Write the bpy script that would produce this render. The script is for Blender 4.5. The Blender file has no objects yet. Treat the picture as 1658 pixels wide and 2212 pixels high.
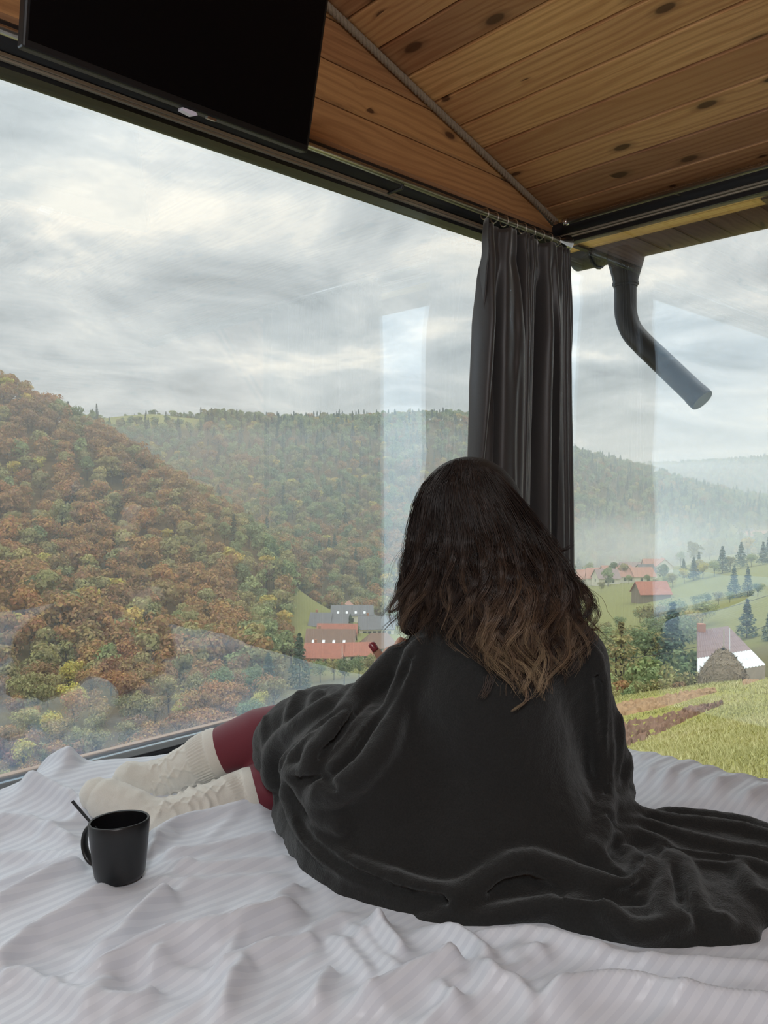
import bpy, bmesh, math, random
import numpy as np
from mathutils import Vector, Matrix

random.seed(7)
rng = np.random.default_rng(7)
SC = bpy.context.scene
COL = SC.collection

# ---------------------------------------------------------------- camera
F, CX, CY = 1660.0, 829.0, 1106.0          # pixels, for a 1658 x 2212 frame
PIT = math.atan(66.0 / F)                  # looking slightly down
YAW = math.radians(46.45)                  # world x = towards the right window, y = towards the left window
CAM = np.array([0.0, 0.0, 1.16])
FWD = np.array([math.cos(YAW), math.sin(YAW), 0.0])
RGT = np.array([math.sin(YAW), -math.cos(YAW), 0.0])

cam_data = bpy.data.cameras.new('camera')
cam_data.sensor_fit = 'HORIZONTAL'
cam_data.sensor_width = 36.0
cam_data.lens = F / 1658.0 * 36.0
cam_data.clip_start = 0.05
cam_data.clip_end = 6000
cam = bpy.data.objects.new('camera', cam_data)
COL.objects.link(cam)
cam.location = CAM
cam.rotation_euler = (math.pi / 2 - PIT, 0, YAW - math.pi / 2)
SC.camera = cam

# ---------------------------------------------------------------- sky and exposure
SC.view_settings.view_transform = 'Standard'
SC.view_settings.look = 'None'
SC.view_settings.gamma = 1.0
SC.view_settings.use_curve_mapping = False
SC.view_settings.exposure = 0.44
SC.cycles.volume_bounces = 2
SKY_STRENGTH = 1.20


def new_tree(nt):
    nt.nodes.clear()
    return nt.nodes, nt.links


world = bpy.data.worlds.new('overcast_sky')
SC.world = world
world.use_nodes = True
N, L = new_tree(world.node_tree)
tc = N.new('ShaderNodeTexCoord')
sep = N.new('ShaderNodeSeparateXYZ')
L.new(tc.outputs['Generated'], sep.inputs[0])


def wmath(op, a, b=None, clamp=False):
    n = N.new('ShaderNodeMath')
    n.operation = op
    n.use_clamp = clamp
    for i, v in enumerate((a, b)):
        if v is None:
            continue
        if isinstance(v, (int, float)):
            n.inputs[i].default_value = v
        else:
            L.new(v, n.inputs[i])
    return n.outputs[0]


zc = wmath('MAXIMUM', sep.outputs[2], 0.0)
den = wmath('ADD', zc, 0.16)
px_ = wmath('DIVIDE', sep.outputs[0], den)
py_ = wmath('DIVIDE', sep.outputs[1], den)
cmb = N.new('ShaderNodeCombineXYZ')
L.new(px_, cmb.inputs[0])
L.new(py_, cmb.inputs[1])
n1 = N.new('ShaderNodeTexNoise')
n1.inputs['Scale'].default_value = 1.75
n1.inputs['Detail'].default_value = 7
n1.inputs['Roughness'].default_value = 0.60
n1.inputs['Distortion'].default_value = 0.45
L.new(cmb.outputs[0], n1.inputs['Vector'])
n2 = N.new('ShaderNodeTexNoise')
n2.inputs['Scale'].default_value = 0.45
n2.inputs['Detail'].default_value = 3
mp = N.new('ShaderNodeMapping')
mp.inputs['Location'].default_value = (3.1, 1.7, 0)
L.new(cmb.outputs[0], mp.inputs[0])
L.new(mp.outputs[0], n2.inputs['Vector'])
cl = wmath('ADD', wmath('MULTIPLY', n1.outputs[0], 0.68), wmath('MULTIPLY', n2.outputs[0], 0.32))
ramp = N.new('ShaderNodeValToRGB')
L.new(cl, ramp.inputs[0])
e = ramp.color_ramp.elements
e[0].position, e[0].color = 0.37, (0.40, 0.43, 0.445, 1)
e[1].position, e[1].color = 0.63, (1.0, 0.95, 0.86, 1)
m = e.new(0.47); m.color = (0.565, 0.595, 0.605, 1)
m = e.new(0.55); m.color = (0.72, 0.735, 0.725, 1)
# an overcast sky grows brighter towards the zenith
gz_s = wmath('MAXIMUM', wmath('SUBTRACT', zc, 0.26), 0.0)
gain = wmath('MINIMUM', wmath('ADD', wmath('MULTIPLY', wmath('MULTIPLY', gz_s, gz_s), 11.0), 0.97), 3.6)
hz = N.new('ShaderNodeMix')
hz.data_type = 'RGBA'
hf = wmath('SUBTRACT', 1.0, wmath('MULTIPLY', zc, 7.0), True)
L.new(wmath('MULTIPLY', hf, 0.6), hz.inputs[0])
L.new(ramp.outputs[0], hz.inputs[6])
hz.inputs[7].default_value = (0.72, 0.70, 0.66, 1)
bg = N.new('ShaderNodeBackground')
L.new(hz.outputs[2], bg.inputs[0])
L.new(wmath('MULTIPLY', gain, SKY_STRENGTH), bg.inputs[1])
wo = N.new('ShaderNodeOutputWorld')
L.new(bg.outputs[0], wo.inputs[0])


# fill light added behind the camera to lift the bed; its housing is invented
FILL_W = 24.0
la = bpy.data.lights.new('room_fill_light', 'AREA')
la.shape = 'RECTANGLE'
la.size, la.size_y = 0.7, 0.75
la.energy = FILL_W
la.color = (0.96, 0.98, 1.0)
fill_light = bpy.data.objects.new('room_fill_light', la)
COL.objects.link(fill_light)
fill_light.location = (-0.80, -0.78, 2.42)
fill_light.rotation_euler = (math.radians(20), math.radians(-26), 0)

# ---------------------------------------------------------------- helpers: pixels, meshes, tags
def pxdir(u, v):
    u = np.asarray(u, float); v = np.asarray(v, float)
    sx, sy = (u - CX) / F, (CY - v) / F
    y = math.cos(PIT) + sy * math.sin(PIT)
    z = sy * math.cos(PIT) - math.sin(PIT)
    sx, z = sx / y, z / y
    return sx[..., None] * RGT + FWD + z[..., None] * np.array([0, 0, 1.0])


def at(u, v, d):
    """world point seen at pixel (u, v) at depth d along the camera's forward direction"""
    return CAM + np.asarray(d, float)[..., None] * pxdir(u, v)


def at_z(u, v, z):
    """world point where the pixel's ray meets the level z"""
    D = pxdir(u, v)
    t = (z - CAM[2]) / D[..., 2]
    return CAM + t[..., None] * D


def cw(X, Y, Z):
    return CAM + np.asarray(X, float)[..., None] * RGT + np.asarray(Y, float)[..., None] * FWD + \
        np.asarray(Z, float)[..., None] * np.array([0, 0, 1.0])


def link(o, parent=None):
    COL.objects.link(o)
    if parent is not None:
        o.parent = parent
    return o


def tag(o, label=None, cat=None, group=None, kind=None):
    if label: o['label'] = label
    if cat: o['category'] = cat
    if group: o['group'] = group
    if kind: o['kind'] = kind
    return o


def empty(name, loc=(0, 0, 0), rz=0.0):
    o = bpy.data.objects.new(name, None)
    o.empty_display_size = 0.1
    o.location = loc
    o.rotation_euler = (0, 0, rz)
    return link(o)


def mesh_obj(name, verts, faces, mat=None, parent=None, smooth=False, loc=None):
    me = bpy.data.meshes.new(name)
    V = verts.tolist() if isinstance(verts, np.ndarray) else [tuple(v) for v in verts]
    Fc = faces.tolist() if isinstance(faces, np.ndarray) else faces
    me.from_pydata(V, [], Fc)
    if smooth:
        me.polygons.foreach_set('use_smooth', np.ones(len(me.polygons), dtype=bool))
    if mat is not None:
        me.materials.append(mat)
    me.update()
    o = bpy.data.objects.new(name, me)
    if loc is not None:
        o.location = loc
    return link(o, parent)


class MB:
    """collects simple solids and builds ONE mesh object"""
    def __init__(self):
        self.v, self.f = [], []

    def add(self, verts, faces):
        b = len(self.v)
        self.v += [tuple(map(float, p)) for p in verts]
        self.f += [tuple(i + b for i in fc) for fc in faces]
        return self

    def box(self, x0, x1, y0, y1, z0, z1):
        v = [(x0, y0, z0), (x1, y0, z0), (x1, y1, z0), (x0, y1, z0), (x0, y0, z1), (x1, y0, z1), (x1, y1, z1), (x0, y1, z1)]
        return self.add(v, [(0, 3, 2, 1), (4, 5, 6, 7), (0, 1, 5, 4), (1, 2, 6, 5), (2, 3, 7, 6), (3, 0, 4, 7)])

    def tube(self, pts, r, n=12, caps=True):
        P = [np.array(p, float) for p in pts]
        R = r if hasattr(r, '__len__') else [r] * len(P)
        rings = []
        up = None
        for i, p in enumerate(P):
            t = P[min(i + 1, len(P) - 1)] - P[max(i - 1, 0)]
            t /= (np.linalg.norm(t) + 1e-12)
            if up is None:
                a = np.array([0, 0, 1.0]) if abs(t[2]) < 0.9 else np.array([1.0, 0, 0])
                up = a - t * a.dot(t)
            else:
                up = up - t * up.dot(t)
            up /= np.linalg.norm(up)
            w = np.cross(t, up)
            rings.append([p + R[i] * (math.cos(2 * math.pi * k / n) * up + math.sin(2 * math.pi * k / n) * w) for k in range(n)])
        v = [q for ring in rings for q in ring]
        f = []
        for i in range(len(P) - 1):
            for k in range(n):
                f.append((i * n + k, i * n + (k + 1) % n, (i + 1) * n + (k + 1) % n, (i + 1) * n + k))
        if caps:
            f.append(tuple(reversed(range(n))))
            f.append(tuple(range((len(P) - 1) * n, len(P) * n)))
        return self.add(v, f)

    def lathe(self, prof, c=(0, 0, 0), n=32, close=False):
        v, f = [], []
        for (r, z) in prof:
            for k in range(n):
                a = 2 * math.pi * k / n
                v.append((c[0] + r * math.cos(a), c[1] + r * math.sin(a), c[2] + z))
        m = len(prof)
        for i in range(m - 1 + (1 if close else 0)):
            j = (i + 1) % m
            for k in range(n):
                f.append((i * n + k, i * n + (k + 1) % n, j * n + (k + 1) % n, j * n + k))
        if not close:
            f.append(tuple(reversed(range(n))))
            f.append(tuple(range((m - 1) * n, m * n)))
        return self.add(v, f)

    def build(self, name, mat=None, parent=None, smooth=False, bevel=0.0, loc=None):
        o = mesh_obj(name, self.v, self.f, mat, parent, smooth, loc)
        if bevel:
            m = o.modifiers.new('bevel', 'BEVEL')
            m.width = bevel
            m.segments = 2
            m.limit_method = 'ANGLE'
        return o


def smooth_by_angle(o, deg=40):
    me = o.data
    me.polygons.foreach_set('use_smooth', np.ones(len(me.polygons), dtype=bool))
    try:
        me.set_sharp_from_angle(angle=math.radians(deg))
    except Exception:
        pass
    return o


def catmull(P, n):
    """n points along a Catmull-Rom curve through the rows of P"""
    P = np.asarray(P, float)
    Q = np.vstack([2 * P[0] - P[1], P, 2 * P[-1] - P[-2]])
    t = np.linspace(0, len(P) - 1 - 1e-9, n)
    i = t.astype(int)
    u = (t - i)[:, None]
    a, b, c, d = Q[i], Q[i + 1], Q[i + 2], Q[i + 3]
    return 0.5 * (2 * b + (c - a) * u + (2 * a - 5 * b + 4 * c - d) * u ** 2 + (3 * b - a - 3 * c + d) * u ** 3)


def value_noise(P, seed=0):
    """smooth value noise of the rows of P (n, 3), in -1..1"""
    P = np.asarray(P, float)
    i = np.floor(P).astype(np.int64)
    f = P - i
    f = f * f * (3 - 2 * f)

    def h(ix, iy, iz):
        n = (ix * 374761393 + iy * 668265263 + iz * 2147483647 + seed * 974634777) & 0xFFFFFFFF
        n = ((n ^ (n >> 13)) * 1274126177) & 0xFFFFFFFF
        n = n ^ (n >> 16)
        return (n & 0xFFFF) / 32767.5 - 1.0
    out = 0
    for dx in (0, 1):
        for dy in (0, 1):
            for dz in (0, 1):
                w = (f[:, 0] if dx else 1 - f[:, 0]) * (f[:, 1] if dy else 1 - f[:, 1]) * (f[:, 2] if dz else 1 - f[:, 2])
                out = out + w * h(i[:, 0] + dx, i[:, 1] + dy, i[:, 2] + dz)
    return out


# ---------------------------------------------------------------- materials
class NT:
    """small wrapper around a node tree"""
    def __init__(self, name):
        self.m = bpy.data.materials.new(name)
        self.m.use_nodes = True
        self.n = self.m.node_tree.nodes
        self.l = self.m.node_tree.links
        self.n.clear()
        self.out = self.n.new('ShaderNodeOutputMaterial')

    def node(self, t, **kw):
        x = self.n.new(t)
        for k, v in kw.items():
            setattr(x, k, v)
        return x

    def set(self, sock, v):
        if hasattr(v, 'links') or isinstance(v, bpy.types.NodeSocket):
            self.l.new(v, sock)
        else:
            sock.default_value = v

    def math(self, op, a, b=None, c=None, clamp=False):
        x = self.node('ShaderNodeMath', operation=op, use_clamp=clamp)
        for i, v in enumerate((a, b, c)):
            if v is not None:
                self.set(x.inputs[i], v)
        return x.outputs[0]

    def noise(self, vec, scale, detail=4, rough=0.55, dist=0.0):
        x = self.node('ShaderNodeTexNoise')
        if vec is not None:
            self.l.new(vec, x.inputs['Vector'])
        x.inputs['Scale'].default_value = scale
        x.inputs['Detail'].default_value = detail
        x.inputs['Roughness'].default_value = rough
        x.inputs['Distortion'].default_value = dist
        return x.outputs[0]

    def ramp(self, fac, stops):
        x = self.node('ShaderNodeValToRGB')
        self.l.new(fac, x.inputs[0])
        el = x.color_ramp.elements
        while len(el) < len(stops):
            el.new(0.5)
        for q, (p, c) in zip(el, stops):
            q.position = p
            q.color = (*c, 1) if len(c) == 3 else c
        return x.outputs[0]

    def mix(self, fac, a, b, mode='MIX'):
        x = self.node('ShaderNodeMix', data_type='RGBA', blend_type=mode)
        self.set(x.inputs[0], fac)
        self.set(x.inputs[6], a if not isinstance(a, tuple) else (*a[:3], 1))
        self.set(x.inputs[7], b if not isinstance(b, tuple) else (*b[:3], 1))
        return x.outputs[2]

    def mapping(self, vec, scale=(1, 1, 1), loc=(0, 0, 0), rot=(0, 0, 0)):
        x = self.node('ShaderNodeMapping')
        self.l.new(vec, x.inputs[0])
        x.inputs['Scale'].default_value = scale
        x.inputs['Location'].default_value = loc
        x.inputs['Rotation'].default_value = rot
        return x.outputs[0]

    def obj(self):
        return self.node('ShaderNodeTexCoord').outputs['Object']

    def rand(self):
        return self.node('ShaderNodeObjectInfo').outputs['Random']

    def bump(self, h, strength=0.3, dist=0.01):
        x = self.node('ShaderNodeBump')
        x.inputs['Strength'].default_value = strength
        x.inputs['Distance'].default_value = dist
        self.l.new(h, x.inputs['Height'])
        return x.outputs[0]

    def principled(self, color, rough=0.6, metal=0.0, normal=None, **kw):
        x = self.node('ShaderNodeBsdfPrincipled')
        self.set(x.inputs['Base Color'], color if not isinstance(color, tuple) else (*color[:3], 1))
        self.set(x.inputs['Roughness'], rough)
        self.set(x.inputs['Metallic'], metal)
        if normal is not None:
            self.l.new(normal, x.inputs['Normal'])
        for k, v in kw.items():
            self.set(x.inputs[k.replace('_', ' ')], v)
        self.l.new(x.outputs[0], self.out.inputs[0])
        return x


def plain(name, c, rough=0.6, metal=0.0, noise=0.0, nscale=40, bump=0.0, **kw):
    t = NT(name)
    col = c
    nrm = None
    if noise or bump:
        nz = t.noise(t.obj(), nscale, 4)
        if noise:
            col = t.mix(nz, tuple(x * (1 - noise) for x in c), tuple(min(1, x * (1 + noise)) for x in c))
        if bump:
            nrm = t.bump(nz, bump, 0.004)
    t.principled(col, rough, metal, nrm, **kw)
    return t.m


def wood_mat(name, dark, mid, light, lengthscale=1.0, axis='X', knots=True, rough=0.5):
    """knotty pine, grain along the object's local axis"""
    t = NT(name)
    o = t.obj()
    if axis == 'Y':
        o = t.mapping(o, rot=(0, 0, math.pi / 2))
    if axis == 'Z':
        o = t.mapping(o, rot=(0, math.pi / 2, 0))
    r = t.rand()
    off = t.node('ShaderNodeCombineXYZ')
    t.l.new(t.math('MULTIPLY', r, 37.0), off.inputs[0])
    t.l.new(t.math('MULTIPLY', r, 91.0), off.inputs[1])
    va = t.node('ShaderNodeVectorMath', operation='ADD')
    t.l.new(o, va.inputs[0])
    t.l.new(off.outputs[0], va.inputs[1])
    p = va.outputs[0]
    sp0 = t.node('ShaderNodeSeparateXYZ')
    t.l.new(p, sp0.inputs[0])
    c2_ = t.node('ShaderNodeCombineXYZ')
    t.l.new(t.math('MULTIPLY', sp0.outputs[0], 3.4), c2_.inputs[0])
    t.l.new(t.math('MULTIPLY', t.math('ADD', sp0.outputs[1], sp0.outputs[2]), 8.0), c2_.inputs[1])
    kv = c2_.outputs[0]
    vor = t.node('ShaderNodeTexVoronoi')
    vor.voronoi_dimensions = '2D'
    vor.feature = 'F1'
    vor.inputs['Scale'].default_value = 1.0
    vor.inputs['Randomness'].default_value = 0.9
    t.l.new(kv, vor.inputs['Vector'])
    vsep = t.node('ShaderNodeSeparateColor')
    t.l.new(vor.outputs['Color'], vsep.inputs[0])
    kd = t.math('DIVIDE', vor.outputs['Distance'], t.math('ADD', t.math('MULTIPLY', vsep.outputs[0], 1.0), 0.45))
    warp = t.noise(t.mapping(p, scale=(1.3, 9, 9)), 1.0, 3, 0.5)
    sp = t.node('ShaderNodeSeparateXYZ')
    t.l.new(p, sp.inputs[0])
    w = t.math('ADD', sp.outputs[1], sp.outputs[2])
    pull = t.math('MULTIPLY', t.math('POWER', t.math('SUBTRACT', 1.0, kd, clamp=True), 6.0), 5.0)
    ph = t.math('ADD', t.math('MULTIPLY', w, 260.0), t.math('MULTIPLY', warp, 30.0))
    ph = t.math('ADD', ph, pull)
    band = t.math('ADD', t.math('MULTIPLY', t.math('SINE', ph), 0.5), 0.5)
    band = t.math('POWER', band, 2.0)
    fine = t.noise(t.mapping(p, scale=(4, 180, 180)), 1.0, 3, 0.6)
    c = t.mix(t.math('MULTIPLY', band, 0.75), light, mid)
    c = t.mix(t.math('MULTIPLY', t.math('SUBTRACT', fine, 0.35, clamp=True), 0.9), c, dark)
    blot = t.noise(t.mapping(p, scale=(0.8, 3, 3)), 1.0, 2)
    c = t.mix(t.math('MULTIPLY', t.math('SUBTRACT', blot, 0.4, clamp=True), 1.6), c, mid)
    hs = t.node('ShaderNodeHueSaturation')
    t.l.new(t.math('ADD', t.math('MULTIPLY', r, 0.65), 0.62), hs.inputs['Value'])
    t.l.new(t.math('ADD', t.math('MULTIPLY', r, 0.02), 0.49), hs.inputs['Hue'])
    t.l.new(c, hs.inputs['Color'])
    c = hs.outputs[0]
    if knots:
        ring = t.ramp(kd, [(0.0, (1, 1, 1)), (0.075, (1, 1, 1)), (0.105, (0.35, 0.35, 0.35)), (0.19, (0, 0, 0))])
        gate = t.math('GREATER_THAN', t.noise(t.mapping(p, scale=(2.1, 5, 5), loc=(5, 3, 1)), 1.0, 0), 0.44)
        kf = t.math('MULTIPLY', t.math('MULTIPLY', ring, gate), 0.9)
        c = t.mix(kf, c, (0.075, 0.028, 0.013))
    t.principled(c, rough, 0, t.bump(t.math('ADD', band, fine), 0.12, 0.002))
    return t.m


M = {}
M['black_metal'] = plain('black_metal', (0.010, 0.011, 0.013), 0.42, 0.0, 0.2, 60)
M['blind_black'] = plain('blind_black', (0.012, 0.013, 0.016), 0.55)
M['strip_beige'] = plain('strip_beige', (0.42, 0.38, 0.30), 0.45, 0.2)
M['steel'] = plain('steel', (0.50, 0.47, 0.42), 0.32, 1.0, 0.1, 80)
M['chrome'] = plain('chrome', (0.55, 0.54, 0.52), 0.2, 1.0)
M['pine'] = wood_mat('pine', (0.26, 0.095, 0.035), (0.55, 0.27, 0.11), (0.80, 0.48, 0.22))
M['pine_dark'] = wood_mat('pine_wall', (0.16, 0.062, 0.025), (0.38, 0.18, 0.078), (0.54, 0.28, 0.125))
M['pine_trim'] = wood_mat('pine_trim', (0.26, 0.13, 0.055), (0.46, 0.26, 0.12), (0.60, 0.37, 0.19), knots=False)
M['eave'] = wood_mat('eave_wood', (0.38, 0.20, 0.07), (0.70, 0.42, 0.16), (0.80, 0.53, 0.24), axis='Y', knots=False)
M['gutter'] = plain('gutter', (0.030, 0.026, 0.026), 0.5, 0.0, 0.2, 30)
M['rope'] = plain('rope', (0.33, 0.27, 0.20), 0.9, 0, 0.35, 300, 0.4)
M['rope_dark'] = plain('rope_dark', (0.20, 0.115, 0.06), 0.9, 0, 0.35, 300, 0.4)
M['tv_black'] = plain('tv_black', (0.0035, 0.0038, 0.0045), 0.5)
M['tv_screen'] = plain('tv_screen', (0.002, 0.0022, 0.003), 0.35, 0, Specular_IOR_Level=0.15)
M['white_plastic'] = plain('white_plastic', (0.72, 0.70, 0.82), 0.4)
M['floor'] = wood_mat('floor_wood', (0.10, 0.06, 0.035), (0.26, 0.17, 0.10), (0.36, 0.25, 0.15), knots=False)
M['panel'] = plain('panel_dark', (0.05, 0.045, 0.042), 0.6, 0, 0.2, 20)

GLASS_R0 = 0.215
t = NT('window_glass')
lw = t.node('ShaderNodeLayerWeight')
lw.inputs['Blend'].default_value = 0.5
fc = t.math('POWER', lw.outputs['Facing'], 3.0)
fac = t.math('ADD', t.math('MULTIPLY', fc, 0.80), GLASS_R0, clamp=True)
gl = t.node('ShaderNodeBsdfGlossy')
gl.inputs['Color'].default_value = (0.66, 0.83, 1.0, 1)
gl.inputs['Roughness'].default_value = 0.0
tr = t.node('ShaderNodeBsdfTransparent')
tr.inputs['Color'].default_value = (0.965, 0.98, 0.975, 1)
mx = t.node('ShaderNodeMixShader')
t.l.new(fac, mx.inputs[0])
t.l.new(tr.outputs[0], mx.inputs[1])
t.l.new(gl.outputs[0], mx.inputs[2])
t.l.new(mx.outputs[0], t.out.inputs[0])
M['glass'] = t.m

# ================================================================ the cabin
XL, YB, YR = -1.25, -1.55, -0.12    # back of the room; near end of the right window
AW, BW = 1.72, 2.55                 # left window wall y = AW, right window wall x = BW
CZ, CS = 2.158, 0.30                # ceiling height at the right wall, its slope


def ceil_z(x):
    return CZ + CS * (BW - x)


# floor
fl = empty('floor')
tag(fl, kind='structure')
bm = MB().box(-0.9, 0.9, -0.068, 0.068, -0.04, 0.0)
board = bm.build('plank', M['floor'], fl)
bmesh_me = board.data
xs = [-0.75, 1.06]
first = True
for i in range(24):
    y = -1.6 + 0.069 + i * 0.139
    for j, x in enumerate((-0.70, 1.105)):
        if y > AW - 0.06:
            continue
        o = board if first else link(board.copy(), fl)
        first = False
        o.location = (x + 0.35 * 0, y, 0)
        o.scale = (1.0, 1.0, 1.0)
for x in (2.28,):
    for i in range(24):
        y = -1.6 + 0.069 + i * 0.139
        if y > AW - 0.06:
            continue
        o = link(board.copy(), fl)
        o.location = (x, y, 0)
        o.scale = (0.29, 1, 1)

MB().box(XL - 0.05, BW + 0.05, YB - 0.05, AW + 0.04, -0.08, -0.04).build('subfloor', M['panel'], fl)
MB().box(XL, BW, AW - 0.075, AW - 0.055, -0.04, 0.0).build('edge_strip', M['floor'], fl)
MB().box(XL, BW, AW - 0.055, AW, -0.04, 0.0).build('edge_strip', M['floor'], fl)

# ceiling: sloped planks running parallel to the right wall, with a shallow groove between them
ceiling = empty('ceiling')
tag(ceiling, kind='structure')
ang = math.atan(CS)
pw = 0.128
plen = 3.3
m = MB()
g = 0.004
y0, y1 = -plen / 2, plen / 2
# cross-section with chamfered long edges (local x = length, local y = across, z = up)
prof = [(-pw / 2 + 0.0012, 0.006), (-pw / 2 + 0.006, 0.0), (pw / 2 - 0.006, 0.0), (pw / 2 - 0.0012, 0.006), (pw / 2 - 0.0012, 0.02), (-pw / 2 + 0.0012, 0.02)]
vv = [(y0, p[0], p[1]) for p in prof] + [(y1, p[0], p[1]) for p in prof]
ff = [tuple(reversed(range(6))), tuple(range(6, 12))] + [(i, (i + 1) % 6, 6 + (i + 1) % 6, 6 + i) for i in range(6)]
m.add(vv, ff)
cp = m.build('plank', M['pine'], ceiling)
n_pl = int(2.95 / math.cos(ang) / pw)
for i in range(n_pl):
    o = cp if i == 0 else link(cp.copy(), ceiling)
    s = (i + 0.5) * pw
    x = BW + 0.03 - s * math.cos(ang)
    o.location = (x, AW - 0.01 - plen / 2, ceil_z(x))
    # local x -> along the room, local y -> down the slope, local z -> up
    o.rotation_euler = Matrix(((0, math.cos(ang), math.sin(ang)), (-1, 0, 0), (0, -math.sin(ang), math.cos(ang)))).to_euler()
xr = BW + 0.42
m = MB()
x2 = -0.36
m.add([(xr, YB - 0.1, ceil_z(xr) + 0.13), (xr, AW + 0.32, ceil_z(xr) + 0.13), (x2, AW + 0.32, ceil_z(x2) + 0.04), (x2, YB - 0.1, ceil_z(x2) + 0.04),
       (xr, YB - 0.1, ceil_z(xr) + 0.19), (xr, AW + 0.32, ceil_z(xr) + 0.19), (x2, AW + 0.32, ceil_z(x2) + 0.10), (x2, YB - 0.1, ceil_z(x2) + 0.10)],
      [(0, 1, 2, 3), (7, 6, 5, 4), (0, 4, 5, 1), (1, 5, 6, 2), (2, 6, 7, 3), (3, 7, 4, 0)])
tag(m.build('roof', M['panel']), kind='structure')

# the room behind: plank-clad back walls and the other slope of the ceiling
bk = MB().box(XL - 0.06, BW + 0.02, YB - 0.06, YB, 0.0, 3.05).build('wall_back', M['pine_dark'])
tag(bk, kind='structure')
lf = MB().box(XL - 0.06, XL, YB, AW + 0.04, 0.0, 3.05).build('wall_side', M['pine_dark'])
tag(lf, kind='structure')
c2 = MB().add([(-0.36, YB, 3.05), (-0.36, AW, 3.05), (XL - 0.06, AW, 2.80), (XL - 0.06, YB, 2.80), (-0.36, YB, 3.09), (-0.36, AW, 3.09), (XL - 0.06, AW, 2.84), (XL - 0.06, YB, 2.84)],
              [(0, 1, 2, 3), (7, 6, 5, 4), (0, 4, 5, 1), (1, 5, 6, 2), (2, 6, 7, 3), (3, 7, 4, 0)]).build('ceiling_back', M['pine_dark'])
tag(c2, kind='structure')

# gable wall of horizontal boards above the left window
gable = empty('wall_left')
tag(gable, kind='structure')
gz0, gw = 2.118, 0.118
k = 0
while True:
    za, zb = gz0 + k * gw + 0.0015, gz0 + (k + 1) * gw - 0.0015
    if za > ceil_z(-0.4):
        break
    xa = min(BW, BW - (za - CZ) / CS) + 0.01 if za > CZ else BW
    xb = BW - (zb - CZ) / CS + 0.01
    xa, xb = min(xa, BW), max(min(xb, BW), -0.45)
    xl = -0.45
    cx_ = 0.9
    yy0, yy1 = AW, AW + 0.025
    c = 0.005
    v = []
    for (yy, q) in ((yy0 + c, 0.0), (yy0, c)):
        v += [(xl - cx_, yy, za + q), (xa - cx_, yy, za + q), (xb - cx_, yy, zb - q), (xl - cx_, yy, zb - q)]
    v += [(xl - cx_, yy1, za), (xa - cx_, yy1, za), (xb - cx_, yy1, zb), (xl - cx_, yy1, zb)]
    f = [(4, 5, 6, 7), (11, 10, 9, 8)]
    for a, b in ((0, 4), (8, 0)):
        f += [(a + i, a + (i + 1) % 4, b + (i + 1) % 4, b + i) for i in range(4)]
    v = [(x, y - AW, z - za) for (x, y, z) in v]
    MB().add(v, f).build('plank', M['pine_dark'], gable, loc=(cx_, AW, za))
    k += 1
m = MB().box(XL, BW, -0.012, 0.03, 0.0, 0.033)
m.build('trim_board', M['pine_trim'], gable, bevel=0.004, loc=(0, AW - 0.005, 2.086))

# left window: head rail (dark roller cassette, beige guide strip), pane, sill
w1 = empty('window_1')
tag(w1, kind='structure')
pts = []
prof = [(1.735, 2.092), (1.682, 2.092), (1.672, 2.084), (1.668, 2.068), (1.672, 2.050), (1.682, 2.036), (1.694, 2.031), (1.735, 2.031)]


def extrude_x(prof, x0, x1):
    n = len(prof)
    v = [(x0, y, z) for y, z in prof] + [(x1, y, z) for y, z in prof]
    f = [tuple(range(n)), tuple(reversed(range(n, 2 * n)))] + [(i, n + i, n + (i + 1) % n, (i + 1) % n) for i in range(n)]
    return v, f


def extrude_y(prof, y0, y1):
    n = len(prof)
    v = [(x, y0, z) for x, z in prof] + [(x, y1, z) for x, z in prof]
    f = [tuple(reversed(range(n))), tuple(range(n, 2 * n))] + [(i, (i + 1) % n, n + (i + 1) % n, n + i) for i in range(n)]
    return v, f


smooth_by_angle(MB().add(*extrude_x(prof, XL, BW)).build('head_rail', M['blind_black'], w1))
MB().box(XL, BW, 1.688, 1.735, 2.0235, 2.031).build('guide_strip', M['strip_beige'], w1)
MB().box(XL, BW, 1.691, 1.735, 2.0175, 2.0225).build('guide_strip', M['strip_beige'], w1)
MB().box(XL, BW, 1.70, 1.755, 2.006, 2.017).build('head_frame', M['black_metal'], w1)
MB().box(XL, BW, 1.69, 1.755, 0.490, 0.517).build('sill_frame', M['black_metal'], w1, bevel=0.003)
MB().box(XL, BW, 1.670, 1.69, 0.488, 0.500).build('sill_ledge', M['black_metal'], w1, bevel=0.003)
MB().box(XL, BW, 0.0, 0.020, 0.0, 0.018).build('outer_sill', M['pine_trim'], w1, bevel=0.003, loc=(0, 1.757, 0.5035))
MB().box(XL, BW + 0.01, 1.722, 1.732, 0.52, 2.01).build('pane', M['glass'], w1)
MB().box(XL, BW, 1.66, 1.75, 0.0, 0.488).build('parapet', M['panel'], w1)

# corner post
cp_ = MB().box(BW - 0.035, BW + 0.03, 1.675, 1.755, 0.0, 2.12).build('trim_1', M['black_metal'])
tag(cp_, kind='structure')
MB().box(-0.004, 0.004, -0.003, 0.003, 0, 1.98).build('brass_bead', plain('brass_bead', (0.28, 0.20, 0.05), 0.35, 0.6), cp_, loc=(BW - 0.037, 1.672, 0.05))

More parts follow.
